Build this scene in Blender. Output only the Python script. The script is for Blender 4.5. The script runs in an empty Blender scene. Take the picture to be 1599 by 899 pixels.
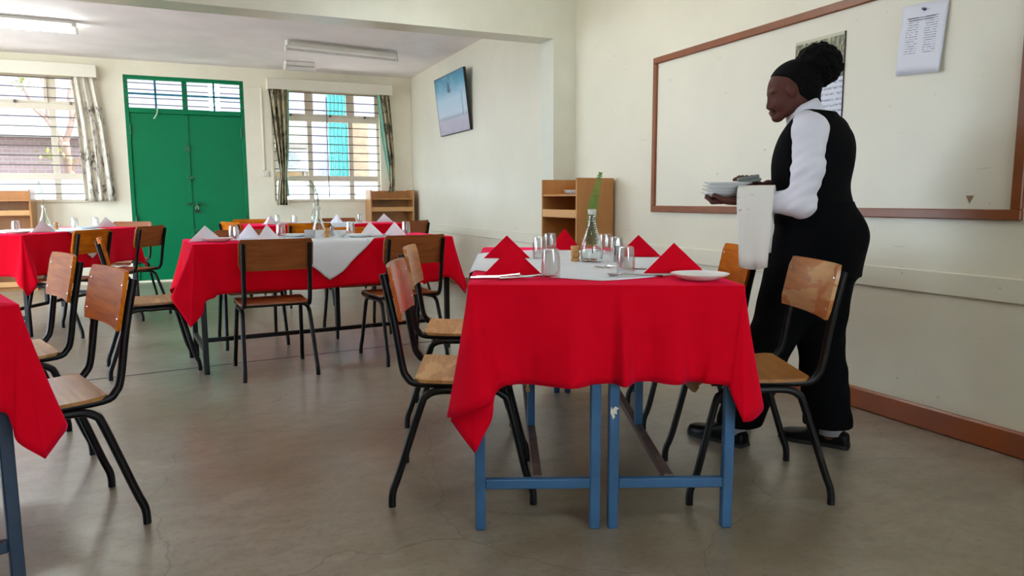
import bpy, bmesh, math, random
import numpy as np
from mathutils import Vector, Matrix

random.seed(7)
R = math.radians
S = bpy.context.scene
COL = S.collection

# ------------------------------------------------------------------ camera, world, sun, exposure
CAM_H = 1.0
_yaw, _pitch, _roll, FPX = R(24.017), R(7.0636), R(-0.252), 1120.0
_f = Vector((math.sin(_yaw), math.cos(_yaw), 0)); _r = Vector((math.cos(_yaw), -math.sin(_yaw), 0)); _u = Vector((0, 0, 1))
_f, _u = _f*math.cos(_pitch)-_u*math.sin(_pitch), _u*math.cos(_pitch)+_f*math.sin(_pitch)
_r, _u = _r*math.cos(_roll)+_u*math.sin(_roll), _u*math.cos(_roll)-_r*math.sin(_roll)
cd = bpy.data.cameras.new('camera'); cam = bpy.data.objects.new('camera', cd); COL.objects.link(cam)
cd.sensor_fit = 'HORIZONTAL'; cd.sensor_width = 36.0; cd.lens = 36.0*FPX/1599.0; cd.clip_start = 0.05; cd.clip_end = 200
cam.matrix_world = Matrix(((_r.x, _u.x, -_f.x, 0), (_r.y, _u.y, -_f.y, 0), (_r.z, _u.z, -_f.z, CAM_H), (0, 0, 0, 1)))
S.camera = cam

W = bpy.data.worlds.new('sky'); S.world = W; W.use_nodes = True
W.node_tree.nodes['Background'].inputs[0].default_value = (0.69, 0.85, 1.0, 1)
W.node_tree.nodes['Background'].inputs[1].default_value = 6.0
sd = bpy.data.lights.new('sun', 'SUN'); sun = bpy.data.objects.new('sun', sd); COL.objects.link(sun)
sd.energy = 11.0; sd.angle = R(2); sd.color = (1.0, 0.95, 0.86)
sun.rotation_euler = (R(42), 0, R(76))          # high, over the board wall: reaches only the yard
S.view_settings.view_transform = 'Standard'; S.view_settings.look = 'None'
S.view_settings.exposure = 1.02; S.view_settings.gamma = 1.0; S.view_settings.use_curve_mapping = False
S.cycles.use_denoising = True
S.cycles.max_bounces = 10; S.cycles.diffuse_bounces = 6; S.cycles.glossy_bounces = 4
S.cycles.transmission_bounces = 8; S.cycles.transparent_max_bounces = 12
S.cycles.caustics_reflective = False; S.cycles.caustics_refractive = False
S.cycles.sample_clamp_indirect = 6.0
LAMP = 33.0                                       # glow of the lit fluorescent tubes

# ------------------------------------------------------------------ materials
def lin(h):
    c = [((h >> s) & 255)/255 for s in (16, 8, 0)]
    return tuple(x/12.92 if x <= .04045 else ((x+.055)/1.055)**2.4 for x in c)+(1,)
def new_mat(name):
    m = bpy.data.materials.new(name); m.use_nodes = True
    return m, m.node_tree, m.node_tree.nodes['Principled BSDF']
def N(t, typ, **kw):
    n = t.nodes.new(typ)
    for k, v in kw.items():
        if hasattr(n, k): setattr(n, k, v)
    return n
def coords(t, scale=(1, 1, 1), rnd=False):
    tc = N(t, 'ShaderNodeTexCoord'); mp = N(t, 'ShaderNodeMapping'); mp.inputs['Scale'].default_value = scale
    if rnd:
        oi = N(t, 'ShaderNodeObjectInfo'); ml = N(t, 'ShaderNodeMath', operation='MULTIPLY'); ml.inputs[1].default_value = 37.0
        ad = N(t, 'ShaderNodeVectorMath', operation='ADD')
        t.links.new(oi.outputs['Random'], ml.inputs[0]); t.links.new(tc.outputs['Object'], ad.inputs[0]); t.links.new(ml.outputs[0], ad.inputs[1])
        t.links.new(ad.outputs[0], mp.inputs[0])
    else:
        t.links.new(tc.outputs['Object'], mp.inputs[0])
    return mp.outputs[0]
def noise(t, vec, scale, detail=4, rough=.55):
    n = N(t, 'ShaderNodeTexNoise'); n.inputs['Scale'].default_value = scale; n.inputs['Detail'].default_value = detail; n.inputs['Roughness'].default_value = rough
    t.links.new(vec, n.inputs['Vector']); return n.outputs['Fac']
def ramp(t, fac, stops, interp='LINEAR'):
    r = N(t, 'ShaderNodeValToRGB'); e = r.color_ramp.elements; r.color_ramp.interpolation = interp
    while len(e) < len(stops): e.new(.5)
    for el, (p, c) in zip(e, stops): el.position = p; el.color = c if len(c) == 4 else (*c, 1)
    t.links.new(fac, r.inputs[0]); return r.outputs[0]
def mixc(t, fac, a, b):
    m = N(t, 'ShaderNodeMix', data_type='RGBA')
    for s, v in ((0, fac), (6, a), (7, b)):
        if hasattr(v, 'is_linked'): t.links.new(v, m.inputs[s])
        else: m.inputs[s].default_value = v
    return m.outputs[2]
def bump(t, b, h, strength, dist=.01):
    n = N(t, 'ShaderNodeBump'); n.inputs['Strength'].default_value = strength; n.inputs['Distance'].default_value = dist
    t.links.new(h, n.inputs['Height']); t.links.new(n.outputs[0], b.inputs['Normal'])
def mat(name, col, rough=.5, metal=0, var=.0, vscale=6, bmp=0, bscale=60, spec=.5, sheen=0):
    m, t, b = new_mat(name)
    c = lin(col); b.inputs['Roughness'].default_value = rough; b.inputs['Metallic'].default_value = metal
    b.inputs['Specular IOR Level'].default_value = spec
    if sheen: b.inputs['Sheen Weight'].default_value = sheen
    v = coords(t)
    if var:
        f = noise(t, v, vscale)
        lo = tuple(x*(1-var) for x in c[:3])+(1,); hi = tuple(min(1, x*(1+var)) for x in c[:3])+(1,)
        t.links.new(ramp(t, f, [(.3, lo), (.7, hi)]), b.inputs['Base Color'])
    else: b.inputs['Base Color'].default_value = c
    if bmp: bump(t, b, noise(t, v, bscale, 3), bmp, .005)
    return m

def wood_mat(name, dark, light, pale=None, worn=.0, rough=.28, grain=(55, 3.0, 40), coat=.35, spec=.5):
    m, t, b = new_mat(name)
    v = coords(t, grain, True); f = noise(t, v, 1.0, 5, .6)
    v2 = coords(t, (1, 1, 1), True); big = noise(t, v2, 5, 3)
    col = ramp(t, f, [(.28, lin(dark)), (.72, lin(light))])
    col = mixc(t, ramp(t, big, [(.35, (.0, .0, .0)), (.75, (.45, .45, .45))]), col, lin(dark))
    if pale:
        wv = coords(t, (16, 4, 14), True); w = noise(t, wv, 1, 4, .5)
        mask = ramp(t, w, [(.62-worn, (0, 0, 0)), (.64-worn, (1, 1, 1))])
        pc = ramp(t, f, [(.3, tuple(x*.8 for x in lin(pale)[:3])), (.7, lin(pale))])
        col = mixc(t, mask, col, pc)
        rr = N(t, 'ShaderNodeMapRange'); t.links.new(mask, rr.inputs[0]); rr.inputs[3].default_value = rough; rr.inputs[4].default_value = .6
        t.links.new(rr.outputs[0], b.inputs['Roughness'])
    else: b.inputs['Roughness'].default_value = rough
    b.inputs['Specular IOR Level'].default_value = spec
    b.inputs['Coat Weight'].default_value = coat if not pale else coat*.4; b.inputs['Coat Roughness'].default_value = .18
    t.links.new(col, b.inputs['Base Color']); bump(t, b, f, .06, .002)
    return m

def thin_glass(name, tint=(1, 1, 1, 1), refl=.06, pw_=3.0):
    m = bpy.data.materials.new(name); m.use_nodes = True; t = m.node_tree; t.nodes.clear()
    o = N(t, 'ShaderNodeOutputMaterial'); tr = N(t, 'ShaderNodeBsdfTransparent'); gl = N(t, 'ShaderNodeBsdfGlossy'); mx = N(t, 'ShaderNodeMixShader')
    tr.inputs[0].default_value = tint; gl.inputs['Roughness'].default_value = .02
    fr = N(t, 'ShaderNodeLayerWeight'); fr.inputs[0].default_value = .25
    mr = N(t, 'ShaderNodeMapRange'); mr.inputs[3].default_value = refl; mr.inputs[4].default_value = .9
    t.links.new(fr.outputs['Facing'], mr.inputs[0])
    pw = N(t, 'ShaderNodeMath', operation='POWER'); pw.inputs[1].default_value = pw_
    t.links.new(fr.outputs['Facing'], pw.inputs[0]); t.links.new(pw.outputs[0], mr.inputs[0])
    t.links.new(mr.outputs[0], mx.inputs[0]); t.links.new(tr.outputs[0], mx.inputs[1]); t.links.new(gl.outputs[0], mx.inputs[2]); t.links.new(mx.outputs[0], o.inputs[0])
    return m
def frosted(name):
    m = bpy.data.materials.new(name); m.use_nodes = True; t = m.node_tree; t.nodes.clear()
    o = N(t, 'ShaderNodeOutputMaterial'); a = N(t, 'ShaderNodeBsdfTranslucent'); b = N(t, 'ShaderNodeBsdfTransparent'); mx = N(t, 'ShaderNodeMixShader')
    a.inputs[0].default_value = (.9, .95, .98, 1); mx.inputs[0].default_value = .9
    t.links.new(b.outputs[0], mx.inputs[1]); t.links.new(a.outputs[0], mx.inputs[2]); t.links.new(mx.outputs[0], o.inputs[0])
    return m
def clear_glass(name, col=(1, 1, 1, 1), rough=0.0):
    m, t, b = new_mat(name)
    b.inputs['Base Color'].default_value = col; b.inputs['Transmission Weight'].default_value = 1; b.inputs['Roughness'].default_value = rough; b.inputs['IOR'].default_value = 1.45
    return m
def emit(name, col, s):
    m = bpy.data.materials.new(name); m.use_nodes = True; t = m.node_tree; t.nodes.clear()
    o = N(t, 'ShaderNodeOutputMaterial'); e = N(t, 'ShaderNodeEmission'); e.inputs[0].default_value = col; e.inputs[1].default_value = s
    t.links.new(e.outputs[0], o.inputs[0]); return m

def wall_mat(name, col, rough=.42):
    m, t, b = new_mat(name); v = coords(t)
    c = lin(col)
    f = noise(t, v, 1.3, 5); base = ramp(t, f, [(.3, tuple(x*.93 for x in c[:3])), (.7, tuple(min(1, x*1.03) for x in c[:3]))])
    sp = noise(t, coords(t, (1, 1, 1)), 24, 2, .4); mask = ramp(t, sp, [(.735, (0, 0, 0)), (.78, (.30, .30, .30))])
    base = mixc(t, mask, base, lin(0x5d5a4c))
    sc = noise(t, coords(t, (1, 2.2, 26)), 1.6, 3, .5); mask2 = ramp(t, sc, [(.72, (0, 0, 0)), (.76, (.2, .2, .2))])
    base = mixc(t, mask2, base, lin(0x6a6350))
    t.links.new(base, b.inputs['Base Color']); b.inputs['Roughness'].default_value = rough; b.inputs['Specular IOR Level'].default_value = .45
    bump(t, b, noise(t, v, 7, 4), .12, .01)
    return m

def floor_mat():
    m, t, b = new_mat('polished_concrete'); v = coords(t)
    n1 = noise(t, v, .8, 5, .6); n2 = noise(t, v, 2.6, 3, .5); n3 = noise(t, v, 38, 3, .6); n4 = noise(t, coords(t, (1, 1.6, 1)), 6.5, 6, .7)
    c = ramp(t, n1, [(.3, lin(0x7b7059)), (.52, lin(0x938a7a)), (.72, lin(0x9d968a))])
    c = mixc(t, ramp(t, n4, [(.38, (0, 0, 0)), (.66, (.7, .7, .7))]), c, lin(0x736751))
    c = mixc(t, ramp(t, n3, [(.52, (0, 0, 0)), (.74, (.45, .45, .45))]), c, lin(0x5a5140))
    n5 = noise(t, coords(t, (1, 1, 1)), 3.1, 2, .4); c = mixc(t, ramp(t, n5, [(.66, (0, 0, 0)), (.685, (.35, .35, .35))]), c, lin(0xa8a191))
    # fine crazing cracks
    vo = N(t, 'ShaderNodeTexVoronoi', feature='DISTANCE_TO_EDGE'); vo.inputs['Scale'].default_value = .85
    wv = N(t, 'ShaderNodeVectorMath', operation='ADD'); sc = N(t, 'ShaderNodeVectorMath', operation='SCALE'); sc.inputs['Scale'].default_value = .35
    nn = N(t, 'ShaderNodeTexNoise'); nn.inputs['Scale'].default_value = 2.6; nn.inputs['Detail'].default_value = 6; t.links.new(v, nn.inputs['Vector'])
    t.links.new(nn.outputs['Color'], sc.inputs[0]); t.links.new(v, wv.inputs[0]); t.links.new(sc.outputs[0], wv.inputs[1]); t.links.new(wv.outputs[0], vo.inputs['Vector'])
    ck = ramp(t, vo.outputs['Distance'], [(.0, (.5, .5, .5)), (.004, (0, 0, 0))])
    c = mixc(t, ck, c, lin(0x3b352a))
    t.links.new(c, b.inputs['Base Color'])
    rr = N(t, 'ShaderNodeMapRange'); t.links.new(n2, rr.inputs[0]); rr.inputs[1].default_value = .3; rr.inputs[2].default_value = .75; rr.inputs[3].default_value = .285; rr.inputs[4].default_value = .36
    t.links.new(rr.outputs[0], b.inputs['Roughness']); b.inputs['Specular IOR Level'].default_value = .6; b.inputs['Coat Weight'].default_value = .5; b.inputs['Coat Roughness'].default_value = .285
    add = N(t, 'ShaderNodeMath', operation='ADD'); ml = N(t, 'ShaderNodeMath', operation='MULTIPLY'); ml.inputs[1].default_value = .25
    t.links.new(n3, ml.inputs[0]); t.links.new(n2, add.inputs[0]); t.links.new(ml.outputs[0], add.inputs[1])
    bump(t, b, add.outputs[0], .05, .008)
    return m

def cloth_mat(name, col, rough=.85, var=.08, sheen=.15, spec=.2):
    m, t, b = new_mat(name); v = coords(t); c = lin(col)
    f = noise(t, v, 9, 4)
    t.links.new(ramp(t, f, [(.3, tuple(x*(1-var) for x in c[:3])), (.7, tuple(min(1, x*(1+var)) for x in c[:3]))]), b.inputs['Base Color'])
    b.inputs['Roughness'].default_value = rough; b.inputs['Sheen Weight'].default_value = sheen; b.inputs['Specular IOR Level'].default_value = spec
    bump(t, b, noise(t, v, 14, 5, .6), .25, .008)
    return m

def curtain_mat(name, base, ink, amt, sc=1.0):
    m, t, b = new_mat(name)
    v = coords(t, (14*sc, 14*sc, 9*sc)); f = noise(t, v, 1, 6, .72)
    v2 = coords(t, (45*sc, 45*sc, 6*sc)); f2 = noise(t, v2, 1, 3, .6)
    v3 = coords(t, (7*sc, 7*sc, 6*sc)); f3 = noise(t, v3, 1, 2, .5)
    m1 = ramp(t, f, [(.60-amt, (0, 0, 0)), (.64-amt, (.9, .9, .9))])
    m2 = ramp(t, f2, [(.62-amt, (0, 0, 0)), (.66-amt, (.7, .7, .7))])
    g = ramp(t, f3, [(.45, (.15, .15, .15)), (.6, (1, 1, 1))])
    mm = N(t, 'ShaderNodeMix', data_type='RGBA', blend_type='LIGHTEN'); mm.inputs[0].default_value = 1
    t.links.new(m1, mm.inputs[6]); t.links.new(m2, mm.inputs[7])
    mu = N(t, 'ShaderNodeMix', data_type='RGBA', blend_type='MULTIPLY'); mu.inputs[0].default_value = 1
    t.links.new(mm.outputs[2], mu.inputs[6]); t.links.new(g, mu.inputs[7])
    t.links.new(mixc(t, mu.outputs[2], lin(base), lin(ink)), b.inputs['Base Color'])
    b.inputs['Roughness'].default_value = .9
    return m

MT = {}
MT['wall'] = wall_mat('cream_wall_paint', 0xddd7c3, .36)
MT['wall_plain'] = mat('cream_paint_plain', 0xefe8d2, .5, var=.03)
MT['ceiling'] = mat('ceiling_paint', 0xeee8e9, .8, var=.05, vscale=3, bmp=.3, bscale=14)
MT['beam'] = mat('beam_gloss_paint', 0xd3d2c2, .3, var=.03)
MT['floor'] = floor_mat()
MT['brown_paint'] = mat('brown_red_gloss', 0x84401c, .32, var=.12, vscale=5, bmp=.15, bscale=30)
MT['board'] = wall_mat('board_cream_paint', 0xdbd6c4, .4)
MT['frame_brown'] = mat('board_frame_varnish', 0x7d431d, .35, var=.12, vscale=9)
MT['green'] = mat('green_gloss_door', 0x007548, .4, var=.05, vscale=3, bmp=.05, bscale=8, spec=.18)
MT['green_dark'] = mat('green_gloss_dark', 0x04603c, .4)
MT['teal_bar'] = mat('teal_glazing_bar', 0x156f86, .4)
MT['win_frame'] = mat('window_frame_cream', 0xd8ccb8, .45, var=.04)
MT['bar'] = mat('security_bar_grey', 0x5c5652, .5)
MT['pane'] = thin_glass('window_glass')
MT['frost'] = frosted('frosted_glass')
MT['pelmet'] = mat('pelmet_cream', 0xded8c6, .5, var=.03)
MT['curtain'] = curtain_mat('curtain_print', 0xd9d2c2, 0x3f322b, .075)
MT['curtain_dark'] = curtain_mat('curtain_print_dense', 0xb9af8e, 0x1f1a12, .12, 1.1)
MT['lining'] = cloth_mat('curtain_lining_teal', 0x8fc9b4)
MT['white_metal'] = mat('white_enamel', 0xe4e2da, .35)
MT['tube_off'] = mat('tube_unlit', 0xdcdcd6, .25)
MT['tube_on'] = emit('tube_lit', (.93, 1.0, .94, 1), LAMP)
MT['black_steel'] = mat('black_painted_steel', 0x0b0b0c, .38, var=.2, vscale=18, spec=.28)
MT['blue_steel'] = mat('blue_painted_steel', 0x335f88, .42, var=.14, vscale=12, bmp=.1)
MT['navy_steel'] = mat('navy_painted_steel', 0x24384f, .42, var=.2, vscale=10)
MT['rust_steel'] = mat('worn_brown_steel', 0x5a4742, .5, var=.3, vscale=20)
MT['chip'] = mat('chipped_primer', 0xd9d3c0, .8)
MT['desk_top'] = mat('desk_board', 0x9c7a52, .5, var=.1)
MT['red'] = cloth_mat('red_tablecloth_cotton', 0xd4001e, .85, .04, 0, .08)
for _m in (MT['red'],):
    _b = _m.node_tree.nodes['Principled BSDF']; _b.inputs['Sheen Weight'].default_value = .9; _b.inputs['Sheen Roughness'].default_value = .42; _b.inputs['Sheen Tint'].default_value = (1, .03, .13, 1)
MT['red_napkin'] = cloth_mat('red_napkin_cotton', 0xce0420, .85, .05, 0, .08)
MT['white_cloth'] = cloth_mat('white_table_linen', 0xdfe4ea, .85, .03, .1)
MT['white_napkin'] = cloth_mat('white_napkin_cotton', 0xe2dfe8, .85, .03, .1)
MT['ply'] = [wood_mat('varnished_ply_orange', 0xa8500a, 0xd98018, rough=.5, coat=0, spec=.06), wood_mat('varnished_ply_brown', 0x7d4220, 0xa0602f, rough=.45, coat=.04, spec=.2),
             wood_mat('worn_ply', 0x9a5520, 0xc47f3c, 0xcda06a, .10), wood_mat('red_brown_ply', 0x9c4418, 0xc2622a, rough=.25, coat=.4)]
MT['ply_seat'] = [wood_mat('seat_ply_pale', 0xa87a42, 0xd2a46a, 0xddb780, .06, .45, spec=.35, coat=0), wood_mat('seat_ply_brown', 0x7a4420, 0xa9652f, rough=.3),
                  wood_mat('seat_ply_worn', 0x8e5d2a, 0xbb8646, 0xc99d60, .0, .35)]
MT['shelf'] = wood_mat('beech_board', 0xa8703a, 0xc08850, grain=(6, 6, 1.2), rough=.4, coat=.1)
MT['shelf_edge'] = mat('beech_edging', 0xc9965f, .45, var=.06)
MT['steel'] = mat('stainless_steel', 0xc9c9cc, .18, 1.0)
MT['china'] = mat('white_china', 0xe6e7e6, .12, spec=.6)
MT['glass'] = thin_glass('drinking_glass', (.96, .97, .97, 1), .18, 1.5)
MT['vase'] = clear_glass('vase_glass', (.93, .97, .95, 1))
MT['fern'] = mat('fern_green', 0x4f8a26, .55, var=.25, vscale=30)
MT['fern_dark'] = mat('dried_fern', 0x6d7a4c, .6, var=.2)
MT['carved'] = mat('carved_wood', 0xc08c52, .45, var=.2, vscale=40)
MT['chrome_bolt'] = mat('bolt_head', 0xd7d7d7, .25, 1.0)
MT['dark'] = mat('dark_backing', 0x22201e, .6)
MT['brass'] = mat('padlock_metal', 0xb7a98a, .3, 1.0)
MT['skin'] = mat('brown_skin', 0x55312a, .62, spec=.18, var=.08, vscale=14)
MT['hair'] = mat('black_hair', 0x070606, .85, spec=.12, bmp=.9, bscale=110, var=.3, vscale=60)
MT['vest'] = cloth_mat('black_vest_cloth', 0x0a0a0c, .9, .1, 0, .08)
MT['trouser'] = cloth_mat('black_trouser_cloth', 0x08080a, .9, .1, 0, .08)
MT['shirt'] = cloth_mat('white_shirt_cotton', 0xd9d9e4, .8, .03, .1)
MT['sock'] = cloth_mat('grey_sock', 0x9d9ba0)
MT['leather'] = mat('black_shoe_leather', 0x0a0a0b, .35, spec=.12, bmp=.1, bscale=40)
MT['sole'] = mat('shoe_sole', 0x0a0a0a, .7)
MT['eye'] = mat('eye_white', 0xb9aba2, .3)
MT['lip'] = mat('lip_brown', 0x6a332c, .4)

# ------------------------------------------------------------------ mesh helpers
class MB:
    def __init__(s): s.v = []; s.f = []
    def add(s, vs, fs):
        o = len(s.v); s.v += [tuple(p) for p in vs]; s.f += [tuple(i+o for i in f) for f in fs]; return s
    def box(s, x0, y0, z0, x1, y1, z1, M=None):
        vs = [Vector(p) for p in ((x0,y0,z0),(x1,y0,z0),(x1,y1,z0),(x0,y1,z0),(x0,y0,z1),(x1,y0,z1),(x1,y1,z1),(x0,y1,z1))]
        if M: vs = [M @ p for p in vs]
        return s.add(vs, [(3,2,1,0),(4,5,6,7),(0,1,5,4),(1,2,6,5),(2,3,7,6),(3,0,4,7)])
    def bbox(s, x0, y0, z0, x1, y1, z1, b=.004, M=None):      # chamfered box
        bm = bmesh.new(); bmesh.ops.create_cube(bm, size=1)
        for v in bm.verts: v.co = Vector((x0+(v.co.x+.5)*(x1-x0), y0+(v.co.y+.5)*(y1-y0), z0+(v.co.z+.5)*(z1-z0)))
        bmesh.ops.bevel(bm, geom=bm.edges[:], offset=b, segments=1, affect='EDGES')
        bm.verts.index_update(); vs = [(M @ v.co) if M else v.co.copy() for v in bm.verts]; fs = [tuple(v.index for v in f.verts) for f in bm.faces]; bm.free()
        return s.add(vs, fs)
    def tube(s, pts, r, n=8, caps=True):
        pts = [Vector(p) for p in pts]; rs = r if isinstance(r, (list, tuple)) else [r]*len(pts)
        rings = []; prev = None
        for i, p in enumerate(pts):
            d = (pts[min(i+1, len(pts)-1)]-pts[max(i-1, 0)]).normalized()
            if prev is None:
                a = Vector((0, 0, 1)) if abs(d.z) < .9 else Vector((0, 1, 0)); e = d.cross(a).normalized()
            else: e = (prev-d*prev.dot(d)).normalized()
            prev = e; g = d.cross(e)
            rings.append([p+(e*math.cos(2*math.pi*k/n)+g*math.sin(2*math.pi*k/n))*rs[i] for k in range(n)])
        vs = [q for ri in rings for q in ri]; fs = []
        for i in range(len(pts)-1):
            for k in range(n): fs.append((i*n+k, i*n+(k+1) % n, (i+1)*n+(k+1) % n, (i+1)*n+k))
        if caps: fs.append(tuple(range(n))[::-1]); fs.append(tuple((len(pts)-1)*n+k for k in range(n)))
        return s.add(vs, fs)
    def lathe(s, prof, n=24, c=(0, 0, 0), flute=None, M=None):
        vs = []; fs = []
        for (r, z) in prof:
            for k in range(n):
                a = 2*math.pi*k/n; rr = r*(flute(a, z) if flute else 1)
                p = Vector((c[0]+rr*math.cos(a), c[1]+rr*math.sin(a), c[2]+z)); vs.append(M @ p if M else p)
        for i in range(len(prof)-1):
            for k in range(n): fs.append((i*n+k, i*n+(k+1) % n, (i+1)*n+(k+1) % n, (i+1)*n+k))
        if prof[0] == prof[-1]: return s.add(vs, fs)
        if prof[0][0] > 1e-5: fs.append(tuple(range(n))[::-1])
        if prof[-1][0] > 1e-5: fs.append(tuple((len(prof)-1)*n+k for k in range(n)))
        return s.add(vs, fs)
    def grid(s, P):
        nu = len(P); nv = len(P[0])
        return s.add([p for row in P for p in row], [(i*nv+j, (i+1)*nv+j, (i+1)*nv+j+1, i*nv+j+1) for i in range(nu-1) for j in range(nv-1)])
    def mesh(s, name, m, smooth=False, weld=True, angle=None):
        me = bpy.data.meshes.new(name); me.from_pydata(s.v, [], s.f)
        bm = bmesh.new(); bm.from_mesh(me)
        if weld: bmesh.ops.remove_doubles(bm, verts=bm.verts, dist=1e-6)
        bmesh.ops.recalc_face_normals(bm, faces=bm.faces); bm.to_mesh(me); bm.free()
        if smooth: me.polygons.foreach_set('use_smooth', [True]*len(me.polygons))
        if smooth and angle: me.set_sharp_from_angle(angle=R(angle))
        if m: me.materials.append(m)
        return me
    def obj(s, name, m, parent=None, smooth=False, angle=None):
        return link(name, s.mesh(name, m, smooth, angle=angle), parent)
def link(name, data, parent=None):
    o = bpy.data.objects.new(name, data); COL.objects.link(o)
    if parent: o.parent = parent
    return o
def tag(o, label=None, cat=None, group=None, kind=None):
    if label: o['label'] = label
    if cat: o['category'] = cat
    if group: o['group'] = group
    if kind: o['kind'] = kind
    return o
def thing(name, label, cat, loc=(0, 0, 0), rz=0, group=None):
    o = link(name, None); o.location = loc; o.rotation_euler = (0, 0, rz); return tag(o, label, cat, group)
def struct(name, mb, m, label=None):
    o = mb.obj(name, m); return tag(o, label, kind='structure')
def solid(o, th, off=0):
    md = o.modifiers.new('thickness', 'SOLIDIFY'); md.thickness = th; md.offset = off; return o
def cr(pts, n=6):                                     # Catmull-Rom through points
    pts = [Vector(p) for p in pts]; out = []
    for i in range(len(pts)-1):
        p0, p1, p2, p3 = pts[max(i-1, 0)], pts[i], pts[i+1], pts[min(i+2, len(pts)-1)]
        for k in range(n):
            t = k/n; out.append(.5*((2*p1)+(p2-p0)*t+(2*p0-5*p1+4*p2-p3)*t*t+(3*p1-p0-3*p2+p3)*t**3))
    return out+[pts[-1]]

# ------------------------------------------------------------------ the room shell
XW, YB, ZC, XL, YF, TH = 2.875, 9.88, 2.66, -3.2, -2.6, .2
struct('floor', MB().box(XL-TH, YF-TH, -.1, XW+TH, YB+TH, 0), MT['floor'], 'polished grey-green concrete floor with stains and fine cracks')
struct('ceiling', MB().box(XL-TH, YF-TH, ZC, XW+TH, YB+TH, ZC+.12), MT['ceiling'], 'off-white plastered ceiling')
struct('wall_right', MB().box(XW, YF-TH, 0, XW+TH, YB+TH, ZC), MT['wall'], 'cream gloss-painted wall behind the framed board')

def holed(name, axis, pos, th, a0, a1, z1, holes, m, label):
    """wall slab along axis with rectangular openings (a0,a1,z0,z1)"""
    mb = MB(); cuts = sorted({a0, a1, *[h[0] for h in holes], *[h[1] for h in holes]})
    for c0, c1 in zip(cuts, cuts[1:]):
        zs = [(0, z1)]
        for h in holes:
            if h[0] <= c0+1e-6 and h[1] >= c1-1e-6: zs = [(0, h[2]), (h[3], z1)]
        for q0, q1 in zs:
            if q1-q0 > 1e-4:
                if axis == 'x': mb.box(c0, pos, q0, c1, pos+th, q1)
                else: mb.box(pos, c0, q0, pos+th, c1, q1)
    return struct(name, mb, m, label)
WL = (-2.78, -1.0, .985, 2.46); WR = (1.02, 2.43, .975, 2.45); DR = (-.648, .695, 0, 2.49)
holed('wall_back', 'x', YB, TH, XL-TH, XW+TH, ZC, [WL, DR, WR], MT['wall_plain'], 'cream end wall with two windows and a green door')
SIDE = [(4.0, 6.7), (7.0, 9.6)]  # unseen side windows, added and sized to bring daylight into the far end
holed('wall_left', 'y', XL-TH, TH, YF, YB, ZC, [(a, b, .12, 2.56) for a, b in SIDE], MT['wall_plain'], 'cream side wall with added daylight windows')
holed('wall_front', 'x', YF-TH, TH, XL-TH, XW+TH, ZC, [(.2, 2.2, .95, 2.4)], MT['wall_plain'], 'cream wall with an added daylight window')

PX, PY0, PY1 = 2.68, 5.19, 5.415
struct('trim_1', MB().box(PX, PY0, 0, XW, PY1, ZC), MT['beam'], 'cream pilaster standing proud of the wall under the beam')
struct('trim_2', MB().box(XL, PY0, 2.25, PX, PY1, ZC), MT['beam'], 'glossy cream ceiling beam crossing the room')
tr = MB()
for y0, y1 in ((YF, PY0), (PY1, YB)):
    tr.bbox(XW-.016, y0, .593, XW, y1, .69, .004)
struct('trim_3', tr, MT['wall'], 'painted timber chair rail along the cream wall')
bb = MB()
for y0, y1 in ((YF, PY0), (PY1, YB)): bb.bbox(XW-.024, y0, 0, XW, y1, .104, .008)
struct('baseboard_right', bb, MT['brown_paint'], 'red-brown painted skirting board')
struct('baseboard_back', MB().box(DR[1], YB-.02, 0, XW-.024, YB, .1), MT['wall_plain'], 'cream skirting under the window')
# sill of the door threshold
struct('trim_4', MB().box(DR[0], YB-.02, 0, DR[1], YB+TH, .02), MT['wall_plain'], 'concrete door threshold')
# old floor joint: a shallow raised ribbon of dark filler crossing the slab
jt = MB(); jt.box(-1.2, -.011, 0, 2.7, .011, .0012, Matrix.Translation((0, 4.64, 0)) @ Matrix.Rotation(R(6.5), 4, 'Z'))
struct('trim_5', jt, mat('joint_filler', 0x50463f, .35), 'dark straight filled joint in the concrete floor')

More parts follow.
